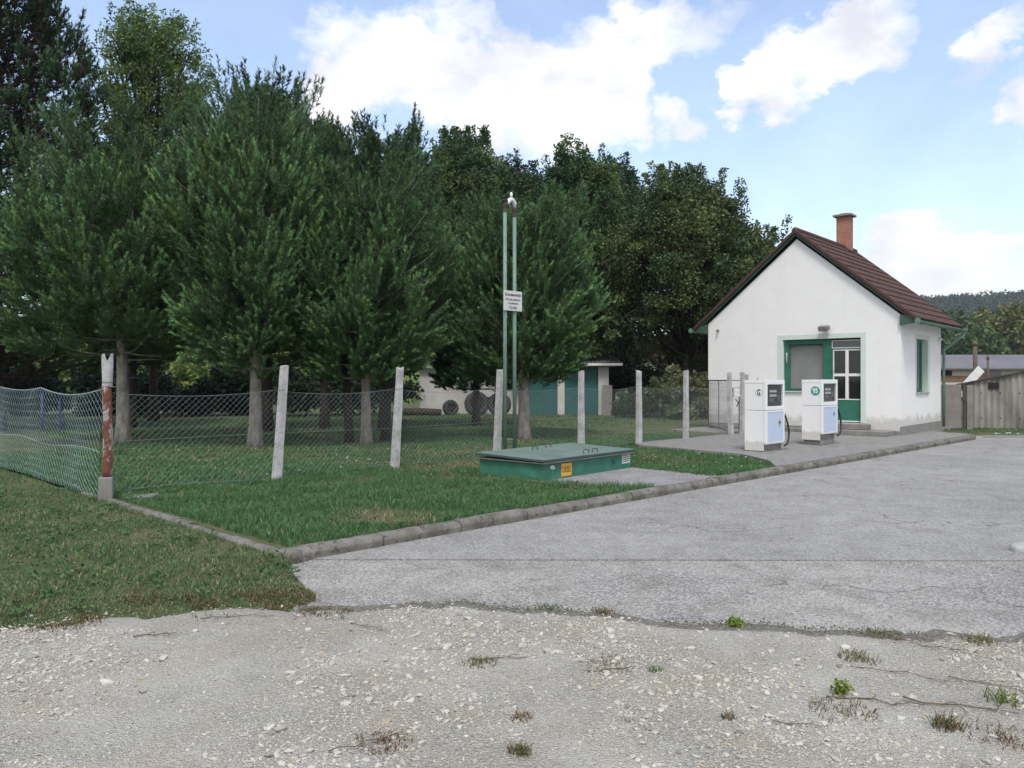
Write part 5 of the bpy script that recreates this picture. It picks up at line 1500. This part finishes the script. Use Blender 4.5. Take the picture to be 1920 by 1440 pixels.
tyre(-2.65, 34.3, .34, .25, 'smaller black tyre nearer the grey wall corner', .5)
b = MB(); b.box(0, .42, 0, .05, 0, 1.36); o = b.build('board', M['grey_sheet'], None, bevel=.01, loc=(3.87, 34.05, .06), rot=(R(-14), R(2), 0)); tag(o, 'dark grey board leaning against the garage pillar', 'board')
b = MB(); b.box(0, .2, 0, .07, 0, 1.05); o = b.build('plank', M['cream'], None, bevel=.01, loc=(4.36, 34.0, .06), rot=(R(-12), R(7), 0)); tag(o, 'pale narrow plank leaning next to the dark board', 'plank')
random.seed(12)
for k, l in enumerate(('grey log on the ground left of the small tyre', 'second grey log lying against the first log')):
    b = MB(); b.tube([(0, 0, .16), (.5, .05, .18), (1.1, 0, .16)], [.17, .16, .15], 10); o = b.build('log', M['dark_bark'], None, True, loc=(-4.6 + k * .5, 34.0 - k * .35, .06), rot=(0, 0, .2 - k * .3)); tag(o, l, 'log')

# ------------------------------------------------------------------ right side: sheet gate, shed, warehouse
SG = thing('sheet_gate', 'grey sheet-metal gate with rusty post between house and shed', 'gate', (13.15, 24.9, .05), R(-10))
b = MB(); b.box(0, .86, 0, .03, .03, 1.40); b.build('sheet', M['grey_sheet'], SG, bevel=.004)
b = MB(); b.tube([(.93, 0, -.1), (.93, 0, 1.42)], .035, 8); b.box(.88, .99, -.06, .05, .9, 1.36); b.build('hinge_post', M['rust'], SG)
b = MB(); b.box(.855, .875, -.03, .0, 1.0, 1.22); b.build('latch_plate', M['white_paint'], SG)
b = MB(); b.box(1.02, 1.2, .0, .12, -.1, 1.38); b.build('gate_pillar', M['concrete'], SG, bevel=.01)
SH = thing('corrugated_shed', 'low shed clad in stained corrugated asbestos sheets on the right', 'shed', (14.35, 25.6, .05), R(-18))
topz = lambda x: 1.36 + x * .222
b = MB()
corrug(b, 0, 7.5, lambda x: (x, -.012, 0, 1, 0), lambda x: (x, -.012, min(1.18, topz(x)), 1, 0), .178, .026)
corrug(b, 0, 7.5, lambda x: (x, .004, 1.10, 1, 0), lambda x: (x, .004, topz(x), 1, 0), .178, .026)
b.box(.03, 7.4, .06, 3.2, 0, .9)
b.build('cladding', M['asbestos'], SH, True)
b = MB(); b.prism([(-.06, -.09, 1.36), (7.6, -.09, topz(7.6)), (7.6, -.09, topz(7.6) + .05), (-.06, -.09, 1.41)], (0, 3.4, -.45)); b.build('roof', M['lead'], SH)
b = MB()
for zz in (1.12, .32):
    for k in range(14): b.tube([(.134 + k * .534, -.05, zz + .01 * (k % 3)), (.134 + k * .534, -.02, zz)], .018, 8)
b.box(.86, 1.16, -.046, -.03, 1.27, 1.46); b.build('screw_cap', M['dark'], SH)
WH = thing('warehouse', 'long low warehouse with grey roof and pale wall panels beyond the shed', 'warehouse', (44, 90, -.1), 0)
b = MB(); b.box(0, 60, 0, 14, 0, 3.1); b.build('wall', M['cream'], WH)
b = MB(); b.prism([(-.6, -.8, 3.0), (-.6, 7, 4.75), (-.6, 14.8, 3.0), (-.6, 14.8, 2.85), (-.6, -.8, 2.85)], (61, 0, 0)); b.build('roof', M['far_roof'], WH)
for k in range(10):
    b = MB(); x0 = 1.2 + k * 5.6; b.box(x0 + 2.2, x0 + 4.6, -.06, 0, 1.9, 2.75); b.build('window', M['grey_glass'] if k % 2 else M['dark'], WH)
b = MB(); b.box(0, 11, -.12, -.0, 1.55, 2.15); b.build('brick_band', M['far_brick'], WH)
for (px, d, top, l, r_) in ((1828, 60, 640, 'brown wooden pole standing before the warehouse, taller one', .17), (1852, 62, 666, 'thin brown pole right of the taller pole', .10)):
    b = MB(); x_ = (px - 960) / 1490 * d; zt = 1.6 + (712 - top) / 1490 * d; b.tube([(0, 0, -.2), (.02, 0, zt * .5), (0, 0, zt)], [r_, r_ * .95, r_ * .85], 9); b.tube([(0, -.02, zt - .3), (.0, -.02, zt - .1)], r_ * 1.1, 8)
    o = b.build('wooden_pole', M['wood_pole'], None, True, loc=(x_, d, 0)); tag(o, l, 'pole')
b = MB(); b.box(-.55, .55, 0, .05, -.2, .2)
for k in range(3): b.box(-.54 + k * .36, -.53 + k * .36, -.012, 0, -.19, .19)
o = b.build('tilted_sheet', M['white_paint'], None, bevel=.01, loc=((1826 - 960) / 1490 * 38, 38, 1.72), rot=(0, R(-48), 0)); tag(o, 'tilted white panel showing above the grey gate pillar', 'sheet')
b = MB(); b.tube([(0, 0, -1.8), (0, 0, 0)], .03, 6); o = b.build('thin_post', M['steel'], None, loc=((1826 - 960) / 1490 * 38, 38.08, 1.72)); o.parent = None; tag(o, 'thin post carrying the tilted white panel', 'post')
b = MB(); b.box(0, 9, 0, 6, 0, 3.4); FH = thing('far_house', 'pale house glimpsed through the walnut branches', 'house', (9.5, 66, -.1), 0); b.build('wall', M['cream'], FH)
b = MB(); b.prism([(-.4, -.4, 3.3), (-.4, 3, 5.2), (-.4, 6.4, 3.3)], (9.8, 0, 0)); b.build('roof', M['tile'], FH)
for k in range(3):
    b = MB(); b.box(1 + k * 2.8, 2.1 + k * 2.8, -.04, 0, 1.0, 2.4); b.build('window', M['dark'], FH)

# ------------------------------------------------------------------ haze over the valley
hz = bpy.data.materials.new('haze'); hz.use_nodes = True
hz.node_tree.nodes.remove(hz.node_tree.nodes['Principled BSDF'])
pv = hz.node_tree.nodes.new('ShaderNodeVolumePrincipled'); pv.inputs['Color'].default_value = (.86, .92, 1.0, 1); pv.inputs['Density'].default_value = .00020
hz.node_tree.links.new(pv.outputs[0], hz.node_tree.nodes['Material Output'].inputs['Volume'])
b = MB(); b.box(-420, 1300, -60, 1300, -4.5, 105); struct(b.build('haze', hz), 'stuff')

# ------------------------------------------------------------------ weeds, twigs and flowers on the gravel
def px_ground(px, py, z=0.0):
    d = 1490 * (CAM_H - z) / (py - 712); return (px - 960) / 1490 * d, d


def tuft(name, label, px, py, n, h, w_, cols, spread, group, leafy=False):
    x, y = px_ground(px, py); zg = float(gravel_h(np.array([x]), np.array([y]))[0]) if y < float(gravel_edge(np.array([x]))[0]) else -.006
    zg = max(zg, -.006)
    r_ = np.random.default_rng(int(px * 7 + py)); a = r_.uniform(0, 6.28, n); rr = r_.random(n) ** .7 * spread
    P = np.stack([rr * np.cos(a), rr * np.sin(a), 0 * a], 1)
    C = np.array(cols)[r_.integers(0, len(cols), n)] * r_.uniform(.7, 1.3, (n, 1))
    if leafy:
        global rng
        V, F, c = leaf_cloud(P + np.array([0, 0, h * .5]) + r_.normal(0, h * .25, (n, 3)), np.full(n, h * .35), 6, .028, .008, C)
        o = np_obj(name, V, F, M['leaves'], col=c)
    else:
        o = blades(name, P, h * r_.uniform(.5, 1.2, n), np.full(n, w_), r_.uniform(.4, 1.5, n), C, M['grass'])
    o.location = (x, y, zg); return tag(o, label, 'weed', group)


GRN = [(.07, .12, .03), (.10, .15, .04)]; DRY = [(.2, .15, .08), (.13, .09, .05), (.25, .2, .11)]; LIME = [(.16, .22, .035), (.2, .25, .05)]; RED = [(.18, .06, .035), (.14, .08, .05)]
WG = 'weeds in the gravel and cracks'
for (px, py, n, h, sp_, c, lf, l) in [
    (1378, 1172, 20, .045, .035, LIME, True, 'bright green weed in the crack at the asphalt edge'),
    (1577, 1305, 18, .06, .022, LIME, True, 'bright lime weed upright in the gravel on the right'),
    (1775, 1370, 70, .08, .07, GRN + DRY, False, 'dark grassy tuft in the gravel near the lower right'),
    (975, 1418, 60, .05, .05, DRY + GRN, False, 'brownish grass tuft at the bottom middle of the gravel'),
    (900, 1248, 60, .035, .10, DRY + GRN, False, 'flat dry weed beside the dark stick in the gravel'),
    (1230, 1262, 24, .035, .05, GRN + LIME, False, 'tiny yellow-green weed in the middle of the gravel'),
    (1130, 1147, 50, .05, .08, DRY, False, 'dry tan tuft on the asphalt edge'),
    (1030, 1140, 60, .03, .10, GRN, False, 'mossy green tuft on the asphalt edge'),
    (1840, 1205, 60, .06, .10, DRY + GRN, False, 'brown-green tuft at the asphalt edge far right'),
    (1650, 1190, 60, .05, .12, DRY + GRN, False, 'grey-green straggly weed along the crack at right'),
    (1610, 1240, 70, .05, .12, DRY + GRN, False, 'withered brown weed between the crack and lime weed'),
    (1880, 1320, 40, .09, .08, GRN + LIME, False, 'arching pale weed at the right picture edge'),
    (1580, 1340, 80, .04, .16, DRY, False, 'matted dead weed just below the lime weed'),
    (1870, 1385, 80, .04, .15, DRY + RED, False, 'reddish dead weed mat near the lower right corner'),
    (1140, 1250, 80, .025, .17, DRY, False, 'flat straw mat in the middle of the gravel'),
    (720, 1395, 90, .035, .13, DRY + RED, False, 'flat brown weed among the larger stones'),
    (975, 1350, 40, .035, .06, DRY + RED, False, 'small reddish weed in the centre foreground'),
    (1365, 1350, 22, .04, .04, GRN + DRY, False, 'tiny grassy weed right of the centre foreground')]:
    tuft('weed', l, px, py, int(n * 1.5), h, .0028, c, sp_, WG, lf)
b = MB(); xs = np.linspace(-1.5, 9, 240); ed = gravel_edge(xs); wd = .02 + .16 * np.clip(fbm(xs * 1.3, xs * 0 + 3, 95) - .38, 0, 1); of = (fbm(xs * 4, xs * 0 + 8, 96) - .5) * .1
for i in range(239):
    b.quad((xs[i], ed[i] - .12, -.0035), (xs[i + 1], ed[i + 1] - .12, -.0035), (xs[i + 1], ed[i + 1] + of[i + 1] + wd[i + 1], -.0035), (xs[i], ed[i] + of[i] + wd[i], -.0035))
struct(b.build('edge_dirt', M['edge_dirt']))
# reddish ground cover along the grass edge
r_ = np.random.default_rng(77); n = 9000; x = r_.uniform(-4.6, -1.1, n); y = gravel_edge(x) + r_.normal(.02, .17, n) + .03
k = fbm(x * 2.5, y * 2.5, 91) > .46; x, y = x[k], y[k]; n = len(x)
C = np.array(RED + DRY + DRY + GRN)[r_.integers(0, 10, n)] * r_.uniform(.7, 1.3, (n, 1))
struct(blades('ground_cover', np.stack([x, y, np.maximum(verge_h(x, y), gravel_h(x, y))], 1), r_.uniform(.02, .05, n), np.full(n, .0035), r_.uniform(.5, 1.5, n), C, M['grass']), 'stuff')
# moss along the crack
r_ = np.random.default_rng(78); n = 3000; x = r_.uniform(-1.5, 4.2, n); y = gravel_edge(x) + r_.normal(.03, .05, n)
k = fbm(x * 2.1, y * .5, 92) > .45; x, y = x[k], y[k]; n = len(x)
C = np.array([(.12, .14, .06), (.15, .14, .09), (.11, .10, .07)])[r_.integers(0, 3, n)] * r_.uniform(.7, 1.3, (n, 1))
struct(blades('moss', np.stack([x, y, np.full(n, -.008)], 1), r_.uniform(.006, .016, n), np.full(n, .006), r_.uniform(.5, 1.5, n), C, M['grass']), 'stuff')


def twig(label, px, py, L_, ang, seed, rad=.004, group='dry twigs on the gravel'):
    r = random.Random(seed); x, y = px_ground(px, py); z = .014
    pts = [(-L_ / 2 + L_ * k / 6, r.uniform(-.05, .05) * L_, r.uniform(0, .012)) for k in range(7)]
    b = MB(); b.tube(pts, [rad * (1 - .09 * k) for k in range(7)], 5)
    for k in (2, 4):
        p = pts[k]; b.tube([p, (p[0] + L_ * .12, p[1] + r.choice((-1, 1)) * L_ * .08, .012), (p[0] + L_ * .2, p[1] + r.choice((-1, 1)) * L_ * .12, .006)], rad * .5, 4)
    o = b.build('twig', M['twig'], None, True, loc=(x, y, z), rot=(0, 0, ang)); return tag(o, label, 'twig', group)


for k, (px, py, L_, a, l) in enumerate([
    (935, 1240, .32, .15, 'dark stick beside the flat dry weed'), (690, 1180, .30, -.5, 'curved stick below the left asphalt edge'), (1700, 1270, .55, -.45, 'long stick slanting across the right gravel'),
    (1640, 1320, .45, -.3, 'stick just right of the lime weed'), (1760, 1220, .5, -.7, 'stick pointing at the right asphalt edge'), (1540, 1325, .25, .9, 'short stick left of the lime weed'),
    (1140, 1262, .3, .2, 'thin stick in the straw mat'), (690, 1400, .35, .5, 'stick in the brown weed among large stones'), (1500, 1365, .25, -.3, 'pale stick in the lower right middle'),
    (1800, 1330, .5, -.35, 'long stick above the dark grassy tuft'), (1720, 1205, .6, -.25, 'thin long stick lying along the asphalt edge'), (450, 1160, .5, .1, 'long stick at the grass edge on the left'),
    (290, 1195, .25, .2, 'dark short stick in the left gravel'), (600, 1135, .4, -.5, 'twig at the corner of grass and asphalt'), (1860, 1290, .4, -.6, 'twig at the right picture edge in the gravel')]):
    twig(l, px, py, L_, a, 500 + k, .0028 if k % 3 else .0042)
# dandelion clock by the hatch
DN = thing('dandelion', 'white dandelion clock on a thin stalk by the hatch corner', 'flower', (.60, 11.72, .07))
b = MB(); b.tube([(.02, 0, 0), (.01, 0, .1), (0, 0, .22)], .003, 5); b.build('stalk', M['pipe'], DN)
r_ = np.random.default_rng(3); dd = unit(r_.normal(size=(260, 3))); s_ = unit(np.cross(dd, r_.normal(size=(260, 3)))) * .003
V = np.stack([np.zeros_like(dd) + s_ * .3, dd * .034 + s_, dd * .034 - s_], 1).reshape(-1, 3) + np.array([0, 0, .23]); np_obj('seed_head', V, np.arange(780).reshape(-1, 3), M['leaves'], DN, col=np.full((780, 3), .62))
# low broad-leaved weeds and a few fallen leaves among the grass
rng = np.random.default_rng(88); n = 700
s_ = np.concatenate([rng.uniform(-4.5, -.1, 320), rng.uniform(.2, 10, 380)]); t_ = np.concatenate([rng.uniform(-1.2, 6, 320), rng.uniform(.2, 9, 380)])
x = K[0] + s_ * E1[0] + t_ * E2[0]; y = K[1] + s_ * E1[1] + t_ * E2[1]; ok = (y > gravel_edge(x) + .05) & ((t_ > 0) | (s_ < .37 * t_)) & ~((s_ > 5) & (s_ < 7.6) & (t_ < 3.2)); x, y = x[ok], y[ok]; n = len(x)
C = np.stack([x, y, .05 + .03 * rng.random(n)], 1); cw = np.array([(.065, .14, .045), (.085, .155, .052), (.13, .15, .07)])[rng.integers(0, 3, n)]
V, F, c = leaf_cloud(C, rng.uniform(.04, .12, n), 16, .05, .014, cw, flat=1.2)
V[:, 2] = np.maximum(V[:, 2], .045)
struct(np_obj('lawn_weeds', V, F, M['leaves'], col=c), 'stuff')
# clover flowers
r_ = np.random.default_rng(4); n = 46; s_ = np.concatenate([r_.uniform(7.7, 10.5, 22), r_.uniform(1, 9, 24)]); t_ = np.concatenate([r_.uniform(.4, 2.6, 22), r_.uniform(4.9, 9.5, 24)]); x = K[0] + s_ * E1[0] + t_ * E2[0]; y = K[1] + s_ * E1[1] + t_ * E2[1]
o = scatter_stones('clover_flowers', x, y, np.full(n, .13), np.full(n, .017), np.full((n, 3), .65)); struct(o, 'stuff')
